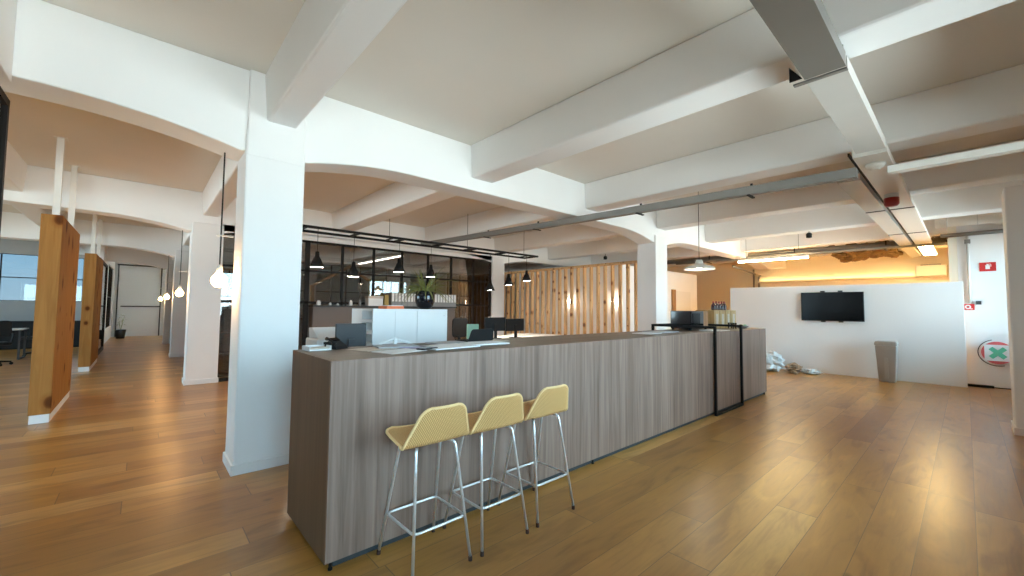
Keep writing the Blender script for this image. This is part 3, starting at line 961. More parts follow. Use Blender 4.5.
# ------------------------------------------------------------------ work desks with monitors and chairs under the rail
def work_desk(label, loc, w=1.5, d=.75):
    t = thing('work_desk', label, 'desk', loc)
    MB().box(-w / 2, -d / 2, .72, w / 2, d / 2, .745).build('desktop', M['desk'], t, bevel=.003)
    for sx_ in (-1, 1):
        for sy_ in (-1, 1):
            MB().box(sx_ * (w / 2 - .05) - .02, sy_ * (d / 2 - .05) - .02, 0, sx_ * (w / 2 - .05) + .02, sy_ * (d / 2 - .05) + .02, .72).build('leg', M['whiteplastic'], t)
    return t
work_desk('white work desk under the rail, before the partition base', (4.3, 6.4, 0), 1.6, .8)
work_desk('white work desk under the rail, between the other two desks', (6.3, 7.1, 0), 1.25, .9)
work_desk('white work desk directly before the slatted screen', (7.48, 7.2, 0), .9, 1.6)
def office_chair(label, loc, rz, seat_z=.48, back_h=1.0, mat='plastic'):
    t = thing('office_chair', label, 'office chair', loc, rz)
    m = MB()
    for k in range(5):
        a = 2 * PI * k / 5
        m.tube([(0, 0, .10), (.28 * math.cos(a), .28 * math.sin(a), .075)], .02, 8, rs=[.026, .016])
    m.build('base', M['plastic'], t)
    for k in range(5):
        a = 2 * PI * k / 5
        MB().lathe([(0, -.014), (.032, -.014), (.032, .014), (0, .014)], (0, 0, 0), 14, Matrix.Translation((.28 * math.cos(a), .28 * math.sin(a), .033)) @ Matrix.Rotation(a, 4, 'Z') @ Matrix.Rotation(PI / 2, 4, 'X')).build('castor', M['plastic'], t)
    MB().tube([(0, 0, .09), (0, 0, seat_z - .04)], .025, 10).build('column', M['greyplastic'], t)
    MB().box(-.24, -.24, seat_z - .04, .24, .24, seat_z + .03).build('seat', M[mat], t, bevel=.03)
    out = []
    w, z0, z1, r = .22, seat_z + .16, back_h, .08
    for cx_, cz_, a0 in ((w - r, z1 - r, 0), (-w + r, z1 - r, PI / 2), (-w + r, z0 + r, PI), (w - r, z0 + r, 1.5 * PI)):
        for k in range(6):
            a = a0 + PI / 2 * k / 5
            out.append((cx_ + r * math.cos(a), cz_ + r * math.sin(a)))
    MB().prism(out, 'y', -.27, -.225).build('backrest', M[mat], t, bevel=.012)
    MB().box(-.03, -.30, seat_z - .02, .03, -.27, back_h - .2).box(-.03, -.27, seat_z - .035, .03, .0, seat_z - .041 + .0).build('back_support', M['plastic'], t)
    for s in (-1, 1):
        MB().tube([(s * .25, -.05, seat_z), (s * .28, -.05, seat_z + .2), (s * .28, .12, seat_z + .22)], .016, 8).build('armrest', M['plastic'], t)
    return t
monitor('black monitor tilted on the middle work desk', (5.78, 6.95, .746), -.25, .50, .30, stand=.16)
monitor('black monitor beside the tilted one, nearer the slatted screen', (6.28, 6.85, .746), -.1, .50, .28, stand=.15)
o = MB().box(-.11, -.02, 0, .11, .02, .36).build('folder', M['mint']); o.location = (4.57, 6.14, .746); o.rotation_euler = (0, 0, -.3)
tag(o, 'mint green folder standing on the work desk behind the black laptop', 'folder')
office_chair('black office chair behind the mint folder, by the monitors', (5.72, 7.95, 0), PI, .54, 1.16)
office_chair('black office chair nearest the partition base, left of the other work chair', (5.02, 8.5, 0), PI * .9, .50, 1.0)

# ------------------------------------------------------------------ slatted pine screen
t = thing('slatted_screen', 'tall screen of vertical knotty pine boards behind the bar', 'screen', (8.32, 4.8, 0))
pitch = .2085
for k in range(25):
    y = k * pitch
    MB().box(-.05, -.02, .0, .05, .02, 2.42).build('slat', M['pine'], t).location = (0, y, .04)
MB().box(-.055, -.06, 2.461, .055, 24 * pitch + .06, 2.52).build('top_rail', M['pine'], t)
MB().box(-.055, -.06, 0, .055, 24 * pitch + .06, .04).build('bottom_rail', M['pine'], t)

for k, (y, lb) in enumerate(((5.15, 'warm globe wall lamp behind the slats, nearest the white column'), (7.6, 'warm globe wall lamp behind the middle of the slatted screen'))):
    t = thing('wall_lamp', lb, 'wall lamp', (9.15 if y > 5.9 else 8.98, y, 1.62), 0, 'globe wall lamps behind the slats')
    if y < 5.9:
        t.location = (9.14, 6.08, 1.62)
    MB().lathe([(0, -.07), (.04, -.06), (.065, -.03), (.07, 0), (.065, .03), (.04, .06), (0, .07)], (-.13, 0, 0), 20).build('globe', emit('globe_glow', (1, .78, .58), 26), t, smooth=True)
    MB().tube([(-.001, 0, 0), (-.062, 0, 0)], .03, 12).build('arm', M['panelwhite'], t)
# little downlight over the screen + dark ducts
for k, (x, y, z) in enumerate(((10.1, 7.09, 2.87), (10.1, 2.11, 2.905))):
    t = thing('ceiling_sensor', ['small dark sensor hanging above the slatted screen', 'small dark sensor hanging above the wall screen'][k], 'sensor', (x, y, z))
    MB().lathe([(0, 0), (.05, .01), (.055, .08), (.03, .11), (0, .11)], (0, 0, 0), 16).build('body', M['plastic'], t, smooth=True)
    MB().tube([(0, 0, .105), (0, 0, 3.04 - z)], .008).build('stem', M['steel'], t)

# ------------------------------------------------------------------ white dome pendant over the bar
t = thing('dome_pendant', 'white enamel dome pendant lamp hanging over the far bar end', 'pendant lamp', (6.92, 2.98, 2.085))
MB().lathe([(.245, 0), (.247, .012), (.238, .03), (.17, .065), (.085, .085), (.065, .095), (.062, .13), (.045, .165), (0, .17), (0, .155), (.05, .12), (.06, .08), (.16, .055), (.23, .024), (.24, 0), (.245, 0)], (0, 0, 0), 40).build('lamp_shade', M['panelwhite'], t, smooth=True)
MB().lathe([(0, 0), (.035, .01), (.04, .04), (.02, .075), (0, .075)], (0, 0, .005), 16).build('bulb', M['lampglow'], t, smooth=True)
MB().tube([(0, 0, .165), (0, 0, CE - 2.085)], .005, 6).build('cable', M['plastic'], t)
MB().lathe([(0, 0), (.05, 0), (.05, .03), (0, .03)], (0, 0, CE - 2.085 - .03), 16).build('ceiling_rose', M['panelwhite'], t)

# ------------------------------------------------------------------ things at the far bar end
Z = BZ + .001
t = thing('coffee_machine', 'glossy black boxy machine on the bar inside the black frame', 'machine', (6.22, 2.84, Z))
MB().box(-.28, -.16, .02, .14, .16, .285).build('body', M['blackgloss'], t, bevel=.01)
MB().box(-.24, -.166, .06, .0, -.1605, .25).build('front_panel', M['screen'], t)
MB().box(.141, -.155, .02, .30, .155, .28).build('side_cover', M['framewood'], t)
for sx_ in (-.26, .26):
    for sy_ in (-.13, .13):
        MB().lathe([(0, 0), (.02, 0), (.02, .02), (0, .02)], (sx_, sy_, 0), 10).build('foot', M['plastic'], t)
for k, x in enumerate((6.88, 7.115, 7.35, 7.585)):
    t = thing('wine_crate', ['upright pale wine crate directly beside the black machine', 'upright pale wine crate second from the black machine', 'upright pale wine crate third from the black machine', 'upright pale wine crate closest to the bar end'][k], 'crate', (x, 2.84, Z), 0, 'pale wooden wine crates on the bar')
    MB().box(-.105, -.15, 0, -.093, .15, .30).box(.093, -.15, 0, .105, .15, .30).box(-.093, -.15, 0, .093, .15, .012).box(-.093, .138, .012, .093, .15, .30).box(-.093, -.15, .012, .093, -.138, .30).box(-.093, -.138, .288, .093, .138, .30).build('case', M['crate'], t)
    MB().box(-.04, -.154, .05, .04, -.151, .24).build('front_label', M['papertan'], t)
for k in range(5):
    x = 7.17 + .115 * k
    t = thing('wine_bottle', ['dark wine bottle on the crates, nearest the black machine', 'dark wine bottle second from the black machine on the crates', 'dark wine bottle in the middle of the row on the crates', 'dark wine bottle fourth along the row on the crates', 'dark wine bottle at the bar end of the row on the crates'][k], 'bottle', (x, 2.86, Z + .301), 0, 'dark wine bottles on the crates')
    MB().lathe([(0, 0), (.034, 0), (.036, .01), (.036, .075), (.026, .10), (.013, .115), (.013, .15), (0, .15)], (0, 0, 0), 18).build('bottle', M['wine'], t, smooth=True)
    MB().lathe([(.0145, .12), (.0145, .153), (0, .154)], (0, 0, 0), 14).build('foil_cap', M['winecap'], t, smooth=True)
t = thing('flower_vase', 'slim white vase with small white flowers at the far bar end', 'vase', (7.81, 2.80, Z))
MB().lathe([(0, 0), (.03, 0), (.04, .05), (.025, .11), (.02, .14), (.024, .15), (.018, .148), (0, .13)], (0, 0, 0), 18).build('vase', M['whiteplastic'], t, smooth=True)
m = MB()
for k in range(7):
    a = k * 2.4; 
    m.tube([(0, 0, .14), (.03 * math.cos(a), .03 * math.sin(a), .20), (.06 * math.cos(a), .06 * math.sin(a), .24 + .02 * (k % 3))], .002, 5)
m.build('stem', M['leaf'], t)
for k in range(7):
    a = k * 2.4
    MB().lathe([(0, -.012), (.012, -.006), (.016, .004), (.008, .012), (0, .010)], (.06 * math.cos(a), .06 * math.sin(a), .245 + .02 * (k % 3)), 8).build('flower', M['paper'], t, smooth=True)
t = thing('fruit_bowl', 'shallow dark bowl with greenish fruit on the bar beside the crates', 'bowl', (7.40, 2.50, Z))
MB().lathe([(0, 0), (.05, 0), (.11, .045), (.106, .047), (.048, .008), (0, .008)], (0, 0, 0), 24).build('bowl', M['steel'], t, smooth=True)
for k, (x, y) in enumerate(((-.04, 0), (.035, .03), (.02, -.04))):
    MB().lathe([(0, 0), (.025, .008), (.033, .03), (.025, .055), (0, .06)], (x, y, .012), 14).build('fruit', M['mint'] if k else M['leaf'], t, smooth=True)
for k, (x, y) in enumerate(((7.08, 2.50), (7.17, 2.60))):
    t = thing('water_glass', ['clear drinking glass on the bar, nearer edge by the crates', 'clear drinking glass on the bar, close against the crates'][k], 'glass', (x, y, Z))
    MB().lathe([(0, .006), (.028, .006), (.034, .10), (.032, .10), (.0265, .012), (0, .012)], (0, 0, 0), 18).build('glass', M['glass'], t, smooth=True)

# ------------------------------------------------------------------ screen wall
t = thing('television', 'black flat television mounted on the white half-height wall', 'television', (11.58, 2.03, 1.515))
MB().box(-.075, -.565, -.325, -.035, .565, .325).build('housing', M['plastic'], t, bevel=.004)
MB().box(-.077, -.553, -.308, -.0755, .553, .314).build('screen', M['screen'], t)
MB().box(-.034, -.2, -.35, -.001, -.12, .36).box(-.034, .12, -.35, -.001, .2, .36).box(-.034, -.2, -.05, -.01, .2, .05).build('wall_bracket', M['greyplastic'], t)
t = thing('waste_bin', 'taupe plastic swing bin standing against the white half-height wall', 'bin', (11.22, 1.10, 0))
def frustum(m, w0, d0, w1, d1, z0, z1):
    a = [m.bm.verts.new(p) for p in ((-d0, -w0, z0), (d0, -w0, z0), (d0, w0, z0), (-d0, w0, z0))]
    b_ = [m.bm.verts.new(p) for p in ((-d1, -w1, z1), (d1, -w1, z1), (d1, w1, z1), (-d1, w1, z1))]
    m.bm.faces.new(a[::-1]); m.bm.faces.new(b_)
    for i in range(4):
        m.bm.faces.new((a[i], a[(i + 1) % 4], b_[(i + 1) % 4], b_[i]))
    return m
frustum(MB(), .125, .10, .165, .15, 0, .73).build('body', M['bin'], t, bevel=.02)
frustum(MB(), .178, .163, .165, .150, .731, .815).build('lid', M['binlid'], t, bevel=.02)
MB().box(-.160, -.10, .745, -.158, .10, .80).build('flap', M['bin'], t)
m = MB()
m.box(-.134, -.03, .08, -.118, .03, .6)
m.build('front_rib', M['binlid'], t)

# crumpled bags on the floor
def crumple(name, label, cat, loc, r, mat, seed, sq=(1, 1, 1), group='rubbish lying against the white wall'):
    random.seed(seed)
    bm = bmesh.new()
    bmesh.ops.create_icosphere(bm, subdivisions=3, radius=r)
    ph = [random.uniform(0, 6) for _ in range(9)]
    for v in bm.verts:
        n = v.co.normalized()
        q = 1 + .22 * math.sin(7 * n.x + ph[0]) * math.cos(6 * n.y + ph[1]) + .18 * math.sin(11 * n.z + ph[2] + 5 * n.x) + random.uniform(-.13, .13)
        v.co = Vector((n.x * sq[0], n.y * sq[1], n.z * sq[2])) * (r * q)
    zmin = min(v.co.z for v in bm.verts)
    for v in bm.verts:
        v.co.z = max(0, v.co.z - zmin * .75)
    b = MB(); b.bm.free(); b.bm = bm
    o = b.build(name, mat)
    o.location = loc
    return tag(o, label, cat, group)
crumple('plastic_bag', 'crumpled silvery plastic bag on the floor just past the bar end', 'bag', (11.0, 3.06, .002), .22, M['bag'], 1, (1, .9, 1))
crumple('paper_waste', 'brown crumpled paper behind the silvery bag, nearest the bar end', 'rubbish', (11.24, 3.52, .002), .17, M['bagtan'], 2, (1, 1, 1.1))
crumple('paper_waste', 'brown crumpled paper heap between the two pale bags', 'rubbish', (11.27, 2.72, .002), .14, M['bagtan'], 3, (1, 1.1, .7))
crumple('plastic_bag', 'flat pale plastic bag at the end of the rubbish toward the bin', 'bag', (11.18, 2.36, .002), .13, M['bag'], 4, (1, 1.3, .45))
crumple('paper_waste', 'low scrap of brown paper farthest from the bar in the rubbish', 'rubbish', (10.88, 2.62, .002), .06, M['bagtan'], 6, (1, 1.3, .6))

# ------------------------------------------------------------------ fire signs and equipment on the white wall
def plate(name, label, loc, w, h, parts, group=None):
    t = thing(name, label, 'sign', loc, 0, group)
    MB().box(-.006, -w / 2, -h / 2, -.001, w / 2, h / 2).build('plate', M['red'], t)
    parts(t)
    return t
def ext_symbol(t):
    m = MB()
    m.box(-.0085, -.028, -.045, -.0065, .028, .030).box(-.0085, -.012, .03, -.0065, .012, .05).box(-.0085, -.040, .045, -.0065, .02, .055).box(-.0085, -.045, .0, -.0065, -.036, .05)
    m.build('symbol', M['paper'], t)
plate('fire_sign', 'red extinguisher sign high on the white wall', (12.0, -.305, 2.29), .21, .17, ext_symbol)
def reel_symbol(t):
    m = MB()
    m.lathe([(.02, -.001), (.042, -.001), (.042, .001), (.02, .001), (.02, -.001)], (0, 0, 0), 20, Matrix.Translation((-.0085, 0, 0)) @ Matrix.Rotation(PI / 2, 4, 'Y'))
    m.box(-.0095, -.06, -.045, -.0075, -.03, -.03)
    m.build('symbol', M['paper'], t)
plate('fire_sign', 'small red hose-reel sign low beside the conduit end on the white wall', (12.0, -.03, 1.52), .17, .12, reel_symbol)
t = thing('junction_box', 'small grey electrical box beside the red hose-reel sign', 'box', (12.0, -.17, 1.60))
MB().box(-.05, -.035, -.035, -.001, .035, .035).build('body', M['greyplastic'], t, bevel=.004)
t = thing('fire_hose_reel', 'red round fire hose reel with green-and-white label, behind the right column', 'hose reel', (12.0, -.375, .66))
Ry = Matrix.Rotation(-PI / 2, 4, 'Y')
MB().lathe([(0, .0), (.205, .0), (.205, .02), (.0, .02)], (0, 0, .10), 36, Ry).build('disc', M['pinkred'], t, smooth=False)
MB().lathe([(0, .0), (.205, .0), (.205, .02), (.0, .02)], (0, 0, .0015), 36, Ry).build('back_disc', M['pinkred'], t)
m = MB()
for k, xx in enumerate((-.035, -.06, -.085)):
    m.tube([(xx, .185 * math.cos(2 * PI * i / 36), .185 * math.sin(2 * PI * i / 36)) for i in range(36)], .010, 8, closed=True)
m.tube([(-.07 + .01 * math.sin(a / 60), .245 * math.cos(math.radians(a)), .245 * math.sin(math.radians(a))) for a in range(75, -115, -8)], .006, 8)
m.build('hose', M['plastic'], t, smooth=True)
MB().box(-.128, -.165, -.15, -.121, .165, .15).build('label_plate', M['paper'], t)
mg = MB()
for a in (PI / 4, -PI / 4):
    mg.box(-.0008, -.125, -.036, .0008, .125, .036, Matrix.Translation((-.1295 if a > 0 else -.1302, 0, 0)) @ Matrix.Rotation(a, 4, 'X'))
mg.build('green_symbol', M['green'], t)
t = thing('power_strip', 'black power strip with its cable on the floor under the hose reel', 'power strip', (11.85, -.14, 0), .1)
MB().box(-.04, -.17, .0, .04, .17, .045).build('body', M['plastic'], t, bevel=.008)
MB().tube([(0, -.17, .015), (.03, -.28, .010), (.05, -.40, .010), (.06, -.55, .010)], .008, 6).build('cable', M['plastic'], t, smooth=True)

# ------------------------------------------------------------------ overhead tray, panels, pipes
t = thing('cable_tray', 'wide steel cable tray running overhead from above the bar, near section', 'cable tray', (0, 0, 0))
def channel(m, x0, x1, y0, y1, z, h=.09, th=.006):
    m.box(x0, y0, z, x1, y1, z + th).box(x0, y0, z + th, x1, y0 + th, z + h).box(x0, y1 - th, z + th, x1, y1, z + h)
m = MB(); channel(m, -2.5, 3.13, .445, .655, 2.9); m.build('channel', M['steel'], t)
m = MB(); channel(m, 3.18, 4.98, .445, .655, 2.9); m.build('channel', M['tray'], t)
MB().box(3.135, .44, 2.888, 3.17, .72, 2.898).build('joint_strip', M['steel'], t)
MB().prism([(.66, 2.899), (.73, 2.899), (.73, 3.0)], 'x', 3.09, 3.10).build('bracket_plate', M['black'], t)
for x in (-1, .8, 3.13):
    MB().tube([(x, .46, 2.95), (x, .46, 3.05)], .006).tube([(x, .64, 2.95), (x, .64, 3.05)], .006).build('hanger_rod', M['steel'], t)
t = thing('cable_tray', 'pale second overhead tray running beside the panels toward the far room', 'cable tray', (0, 0, 0))
for a, b_ in ((6.0, 8.05), (8.09, 10.7), (10.74, 12.9), (12.94, 15.6)):
    m = MB(); channel(m, a, b_, .755, .965, 2.9); m.build('channel', M['tray'], t)
for x in (8.07, 10.72, 12.92):
    MB().box(x - .02, .75, 2.893, x + .02, .97, 2.9).build('joint_strip', M['black'], t)
for x in (7.78, 10.1, 12.43):
    MB().tube([(x, .77, 2.95), (x, .77, 3.05)], .006).tube([(x, .95, 2.95), (x, .95, 3.05)], .006).build('hanger_rod', M['steel'], t)
t = thing('panel_luminaire', 'row of square white overhead light panels with the last one lit', 'ceiling light', (0, 0, 0))
for a, b_ in ((5.10, 8.05), (8.09, 10.7), (10.74, 12.9)):
    MB().box(a, .445, 2.9, b_, .70, 2.97).build('panel', M['panelwhite'], t, bevel=.004)
lit = MB().box(12.94, .445, 2.905, 15.2, .70, 2.97).build('panel', M['panelwhite'], t)
MB().box(12.98, .46, 2.896, 15.15, .685, 2.904).build('lit_diffuser', M['panelglow'], lit)
for x in (8.07, 10.72, 12.92):
    MB().box(x - .02, .44, 2.893, x + .02, .705, 2.9).build('joint_strip', M['black'], t)
MB().box(5.1, .72, 2.93, 15.2, .735, 2.96).build('gap_shade_strip', M['black'], t)  # black strip painted in for the dark gap between tray and panels
for x in (5.45, 7.78, 10.1, 12.43):
    MB().tube([(x, .57, 2.97), (x, .57, 3.05)], .006).build('hanger_rod', M['steel'], t)
t = thing('smoke_detector', 'round white smoke detector under the overhead tray', 'detector', (5.45, .57, 2.898))
MB().lathe([(0, -.05), (.055, -.05), (.075, -.03), (.08, 0), (0, 0)], (0, 0, 0), 24).build('housing', M['panelwhite'], t, smooth=True)
MB().lathe([(0, -.062), (.035, -.062), (.04, -.0505), (0, -.0505)], (0, 0, 0), 20).build('sensor_head', M['panelwhite'], t)
t = thing('fire_alarm', 'red fire alarm sounder under the white overhead panels', 'alarm', (7.0, .59, 2.898))
MB().lathe([(0, -.05), (.07, -.05), (.07, 0), (0, 0)], (0, 0, 0), 20).build('base', M['tray'], t)
MB().lathe([(0, -.16), (.055, -.155), (.075, -.13), (.075, -.0505), (0, -.0505)], (0, 0, 0), 20).build('sounder', flat('alarm_red', (.35, .015, .015), .3), t, smooth=True)

t = thing('cable_trunking', 'grey steel trunking with a thin pipe crossing under the beams above the bar', 'pipe')
def slope_bar(m, p0, p1, w, h):
    p0, p1 = Vector(p0), Vector(p1)
    d = (p1 - p0)
    M4 = Matrix.Translation(p0) @ d.to_track_quat('Y', 'Z').to_matrix().to_4x4()
    m.box(-w / 2, 0, -h / 2, w / 2, d.length, h / 2, M4)
m = MB(); slope_bar(m, (5.05, .66, 2.735), (5.05, 4.31, 2.815), .10, .09); m.build('trunking', M['steel'], t)
m = MB(); slope_bar(m, (5.05, 4.31, 2.815), (5.05, 8.9, 2.95), .10, .09); m.build('trunking', M['steel'], t)
MB().tube([(5.15, .66, 2.77), (5.15, 4.31, 2.85), (5.15, 8.9, 2.985)], .016, 8).build('pipe', M['steel'], t)
for y, z in ((1.6, 2.755), (3.0, 2.785), (5.0, 2.84), (6.4, 2.875)):
    MB().box(5.0, y - .015, z - .06, 5.18, y + .015, z - .047).box(5.11, y - .012, z - .047, 5.125, y + .012, z + .1).build('clamp', M['plastic'], t)
t = thing('cable_trunking', 'metal trunking whitened as if lit, from the tray toward the right column', 'pipe')
MB().box(5.0, -1.0, 2.675, 5.10, .44, 2.735).build('trunking', M['panelwhite'], t)  # white colour stands in for light on this stretch of grey trunking
MB().tube([(5.07, -.8, 2.73), (5.07, -.8, 2.90)], .006).build('hanger_rod', M['steel'], t)

t = thing('tube_luminaire', 'long lit tube luminaire hanging above the half-height wall', 'ceiling light', (12.14, 3.36, 2.735))
MB().box(-.04, -.80, .02, .04, .80, .07).build('housing', M['panelwhite'], t)
MB().box(-.035, -.79, -.015, .035, .79, .019).build('tube', M['tubeglow'], t, bevel=.01)
MB().tube([(0, -.6, .07), (0, -.6, CE - 2.735)], .005).tube([(0, .6, .07), (0, .6, CE - 2.735)], .005).build('suspension_rod', M['steel'], t)
t = thing('cove_light', 'long warm cove light strip along the cream far wall above the half-height wall', 'wall light', (16.5, 0, 2.40))
MB().box(-.12, .9, 0, -.001, 5.0, .012).box(-.12, .9, .012, -.11, 5.0, .06).build('ledge', M['cream'], t)
MB().box(-.09, .95, .013, -.05, 4.95, .03).build('strip', emit('cove_strip', (1, .66, .30), 9), t)
t = thing('ceiling_pipe', 'dark pipe bundle crossing below the ceiling beyond the half-height wall', 'pipe')
MB().tube([(12.7, .25, 2.90), (12.7, 6.2, 2.90)], .045, 10).build('pipe', M['steel'], t, smooth=True)
MB().tube([(12.85, .25, 2.98), (12.85, 7.5, 2.98)], .07, 10).build('duct', M['steel'], t, smooth=True)
for y in (1.2, 3.0, 5.2):
    MB().box(12.63, y - .02, 2.84, 12.95, y + .02, 2.853).box(12.78, y - .012, 2.853, 12.80, y + .012, 3.46).build('hanger', M['plastic'], t)
t = thing('ceiling_pipe', 'conduit running along the cream far wall and down its corner', 'pipe')
MB().tube([(13.0, 4.6, 2.72), (16.40, 4.9, 2.66), (16.42, 4.95, 2.6), (16.42, 4.95, .05)], .035, 8).build('pipe', M['steel'], t, smooth=True)
MB().tube([(16.42, 5.12, 2.9), (16.42, 5.12, .05)], .03, 8).build('pipe', M['steel'], t, smooth=True)
# torn insulation at the ceiling of the far room
random.seed(11)
m = MB()
bm = m.bm
for k in range(150):
    x, y, z = random.uniform(13.2, 15.4), random.uniform(1.12, 2.35), random.uniform(2.90, 3.10)
    g = bmesh.ops.create_icosphere(bm, subdivisions=2, radius=random.uniform(.05, .12))
    for v in g['verts']:
        v.co = v.co * random.uniform(.75, 1.2)
        v.co = Vector((v.co.x * 1.3, v.co.y * 1.2, v.co.z * .7)) + Vector((x, y, z))
o = m.build('ceiling_insulation', M['insul'], smooth=False)
tag(o, 'torn brown insulation hanging under the ceiling of the far room', 'insulation', kind='stuff')
t = thing('ventilation_box', 'dark metal box with round openings above the far room corner', 'vent', (13.4, .42, 2.99))
MB().box(0, -.18, 0, .5, .0, .22).box(0, -.18, .22, .5, .3, .25).build('body', M['greyplastic'], t)
for k in range(3):
    MB().lathe([(.03, 0), (.06, 0), (.06, .02), (.03, .02), (.03, 0)], (0, 0, 0), 16, Matrix.Translation((-.001, -.15 + k * .075 - .0, .11)) @ Matrix.Rotation(-PI / 2, 4, 'Y')).build('opening', M['steel'], t)
t = thing('wall_cabinet', 'pale box hanging under the lit panel in the far room corner', 'cabinet', (16.2, .62, 2.42))
MB().box(0, -.30, 0, .299, .30, .30).build('body', M['panelwhite'], t, bevel=.01)
MB().box(-.012, -.29, .01, -.001, .29, .29).build('door', M['panelwhite'], t)
MB().box(.05, -.20, .3, .25, .20, .33).build('top_vent', M['steel'], t)
t = thing('air_duct', 'white rounded air duct with an elbow high before the white wall', 'duct', (11.75, 0, 3.19))
MB().tube([(0, .36, 0), (0, -.35, 0), (.02, -.43, -.015), (.08, -.47, -.02), (.24, -.48, -.02)], .10, 16).build('duct', M['panelwhite'], t, smooth=True)
for y in (.2, -.2):
    MB().tube([(.101 * math.cos(2 * PI * i / 20), y, .101 * math.sin(2 * PI * i / 20)) for i in range(20)], .008, 6, closed=True).build('ring', M['tray'], t)
MB().tube([(0, .1, .09), (0, .1, CE - 3.19)], .005).tube([(0, -.25, .09), (0, -.25, CE - 3.19)], .005).build('hanger', M['steel'], t)
t = thing('wall_conduit', 'grey conduit along the white wall dropping to the red hose-reel sign', 'pipe', (11.95, 0, 0))
MB().tube([(0, .3, 2.95), (0, -1.0, 2.95)], .04, 10).build('pipe', M['steel'], t, smooth=True)
MB().tube([(.02, -.06, 2.92), (.02, -.06, 1.60)], .022, 10).build('drop_pipe', M['tray'], t, smooth=True)
MB().box(-.02, -.10, 2.76, .048, -.02, 2.84).build('junction', M['steel'], t)

# ------------------------------------------------------------------ pine partitions and steel poles on the left
for k, (ya, yb_) in enumerate(((7.33, 9.15), (12.35, 14.3))):
    t = thing('pine_partition', ['tall knotty pine partition nearest the camera beside the corridor', 'tall knotty pine partition farther along the corridor'][k], 'partition')
    n = 3
    MB().box(-.935, ya, .10, -.755, yb_, 2.48).build('panel', M['plyw'], t, bevel=.006)
    MB().box(-.925, ya + .004, 0, -.765, yb_ + .02, .099).build('base', M['wall'], t)
    for j, yy in enumerate((ya + .15, yb_ - .3)):
        p = thing('steel_pole', ['white steel pole from the near end of the nearest pine partition to the ceiling', 'white steel pole from the rear end of the nearest pine partition to the ceiling', 'white steel pole from the near end of the farther pine partition to the ceiling', 'white steel pole from the rear end of the farther pine partition to the ceiling'][2 * k + j], 'pole', (-.83, yy, 2.481))
        MB().box(-.032, -.032, .006, .032, .032, CE - 2.481 - .006).build('tube', M['panelwhite'], p)
        MB().box(-.06, -.06, 0, .06, .06, .006).build('foot_plate', M['panelwhite'], p)
        MB().box(-.06, -.06, CE - 2.481 - .006, .06, .06, CE - 2.481).build('head_plate', M['panelwhite'], p)

# bulbs along the corridor
def bulb(label, y, x=.49):
    t = thing('bulb_pendant', label, 'pendant lamp', (x, y, 1.62), 0, 'bare bulb pendants along the corridor')
    MB().lathe([(0, -.06), (.03, -.053), (.052, -.03), (.06, 0), (.052, .03), (.03, .056), (.02, .075), (0, .08)], (0, 0, 0), 24).build('bulb', M['bulbwarm'], t, smooth=True)
    MB().lathe([(.0205, .0755), (.024, .085), (.022, .12), (.008, .14), (0, .14)], (0, 0, 0), 16).build('socket', M['panelwhite'], t, smooth=True)
    MB().tube([(0, 0, .135), (0, 0, 1.25), (.012, 0, 1.35), (0, 0, 1.45), (.0, 0, CE - 1.62)], .006, 6).build('cord', M['plastic'], t)
    MB().tube([(-.03, 0, .395), (.58 - x, 0, .395)], .008, 6).build('bracket', M['panelwhite'], t)
    return t
for l, y in (('warm bare bulb pendant on the nearest white column', 4.36), ('warm bare bulb pendant on the second corridor column', 9.45), ('warm bare bulb pendant on the third corridor column', 14.5), ('warm bare bulb pendant on the farthest corridor column', 19.6)):
    bulb(l, y)

# potted plant at the corridor end
t = thing('potted_plant', 'thin leafy plant in a black pot at the corridor end', 'plant', (-.62, 23.6, 0))
t.scale = (.66, .66, .8)
MB().lathe([(0, 0), (.20, 0), (.27, .46), (.24, .46), (.22, .40), (0, .38)], (0, 0, 0), 24).build('pot', M['plastic'], t, smooth=True)
MB().lathe([(0, .401), (.228, .40)], (0, 0, 0), 20).build('soil', M['soil'], t)
random.seed(9)
m = MB()
for k in range(5):
    a = random.uniform(0, 6.28)
    m.tube([(0, 0, .38), (.06 * math.cos(a), .06 * math.sin(a), .7), (.14 * math.cos(a), .14 * math.sin(a), .85 + .08 * k)], .008, 6)
m.build('stem', M['leaf'], t)
m = MB()
for k in range(40):
    a = random.uniform(0, 6.28); r = random.uniform(.04, .2); z = random.uniform(.6, 1.25)
    c = Vector((r * math.cos(a), r * math.sin(a), z)); d1 = Vector((math.cos(a), math.sin(a), random.uniform(-.4, .5))).normalized() * .10; s = Vector((-math.sin(a), math.cos(a), 0)) * .03
    m.quad(c, c + d1 * .5 + s, c + d1, c + d1 * .5 - s)
m.build('foliage', M['leaf'], t, solid=.002)['kind'] = 'stuff'

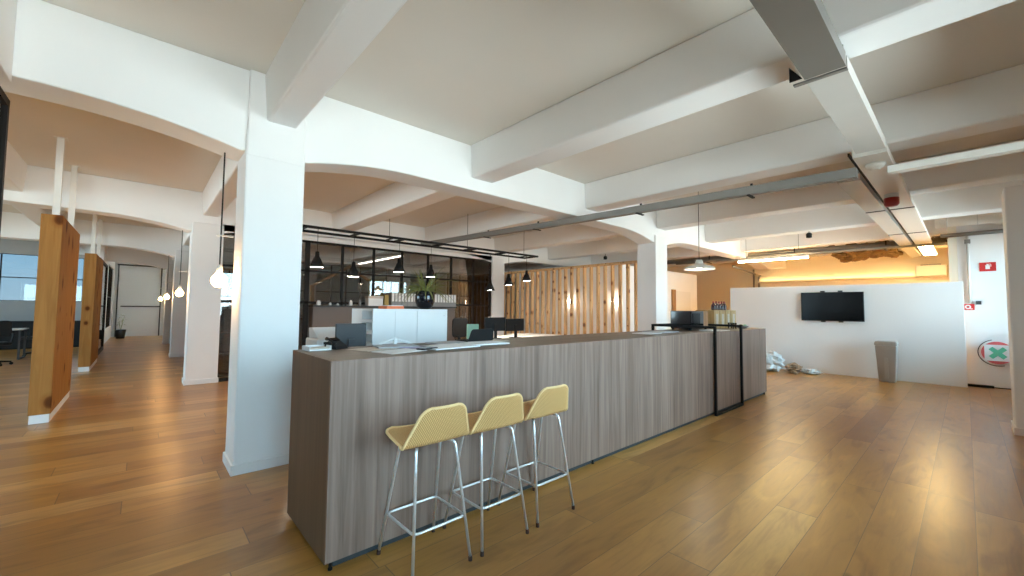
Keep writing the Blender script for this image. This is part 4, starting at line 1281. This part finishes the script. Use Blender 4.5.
# left office: desk, chairs, storage
t = thing('side_desk', 'white desk with steel legs beyond the near pine partition, by the windows', 'desk', (-2.75, 16.3, 0))
MB().box(-.8, -.4, .74, .55, .4, .765).build('desktop', M['desk'], t)
for x in (-.72, .50):
    MB().box(x - .02, -.36, 0, x + .02, -.32, .74).box(x - .02, .32, 0, x + .02, .36, .74).box(x - .02, -.32, .0, x + .02, .32, .03).build('leg', M['greyplastic'], t)
office_chair('black swivel chair in front of the white side desk', (-2.45, 14.7, 0), .3, .50, 1.02)
office_chair('black swivel chair beyond the white side desk, near the pine partition', (-2.05, 16.9, 0), 2.6, .50, .9)
t = thing('low_cabinet', 'long low dark cabinet under the windows on the corridor side', 'cabinet', (-4.0, 19.6, 0))
MB().box(-1.6, 0, .04, 2.6, .45, .86).build('body', M['plastic'], t)
for x in (-1.58, -.55, .5, 1.55):
    MB().box(x, -.02, .06, x + 1.0, -.001, .84).build('door', M['plastic'], t)
MB().box(-1.55, .03, 0, 2.55, .42, .039).build('plinth', M['black'], t)

# ------------------------------------------------------------------ light
w = bpy.data.worlds.new('sky')
sc.world = w
w.use_nodes = True
bg = w.node_tree.nodes['Background']
# overcast blue-white sky above, brighter lower half added to lift the ceilings
wt = w.node_tree
tcw = N(wt, 'ShaderNodeTexCoord')
sw = N(wt, 'ShaderNodeSeparateXYZ')
wt.links.new(tcw.outputs['Generated'], sw.inputs[0])
mr = N(wt, 'ShaderNodeMapRange')
mr.inputs['From Min'].default_value = -.08
mr.inputs['From Max'].default_value = .08
wt.links.new(sw.outputs['Z'], mr.inputs['Value'])
mw_ = N(wt, 'ShaderNodeMix', data_type='RGBA')
mw_.inputs[6].default_value = (12.2, 13.0, 13.2, 1)
mw_.inputs[7].default_value = (7.2, 11.0, 13.8, 1)
wt.links.new(mr.outputs[0], mw_.inputs[0])
wt.links.new(mw_.outputs[2], bg.inputs['Color'])
bg.inputs['Strength'].default_value = 1.0

# ------------------------------------------------------------------ render look
sc.view_settings.view_transform = 'Standard'
sc.view_settings.look = 'None'
sc.view_settings.gamma = 1
sc.view_settings.use_curve_mapping = False
sc.view_settings.exposure = 0.48
cy = sc.cycles
cy.max_bounces = 12
cy.diffuse_bounces = 10
cy.glossy_bounces = 4
cy.transparent_max_bounces = 12
cy.caustics_reflective = False
cy.caustics_refractive = False
cy.sample_clamp_indirect = 8
cy.use_denoising = True
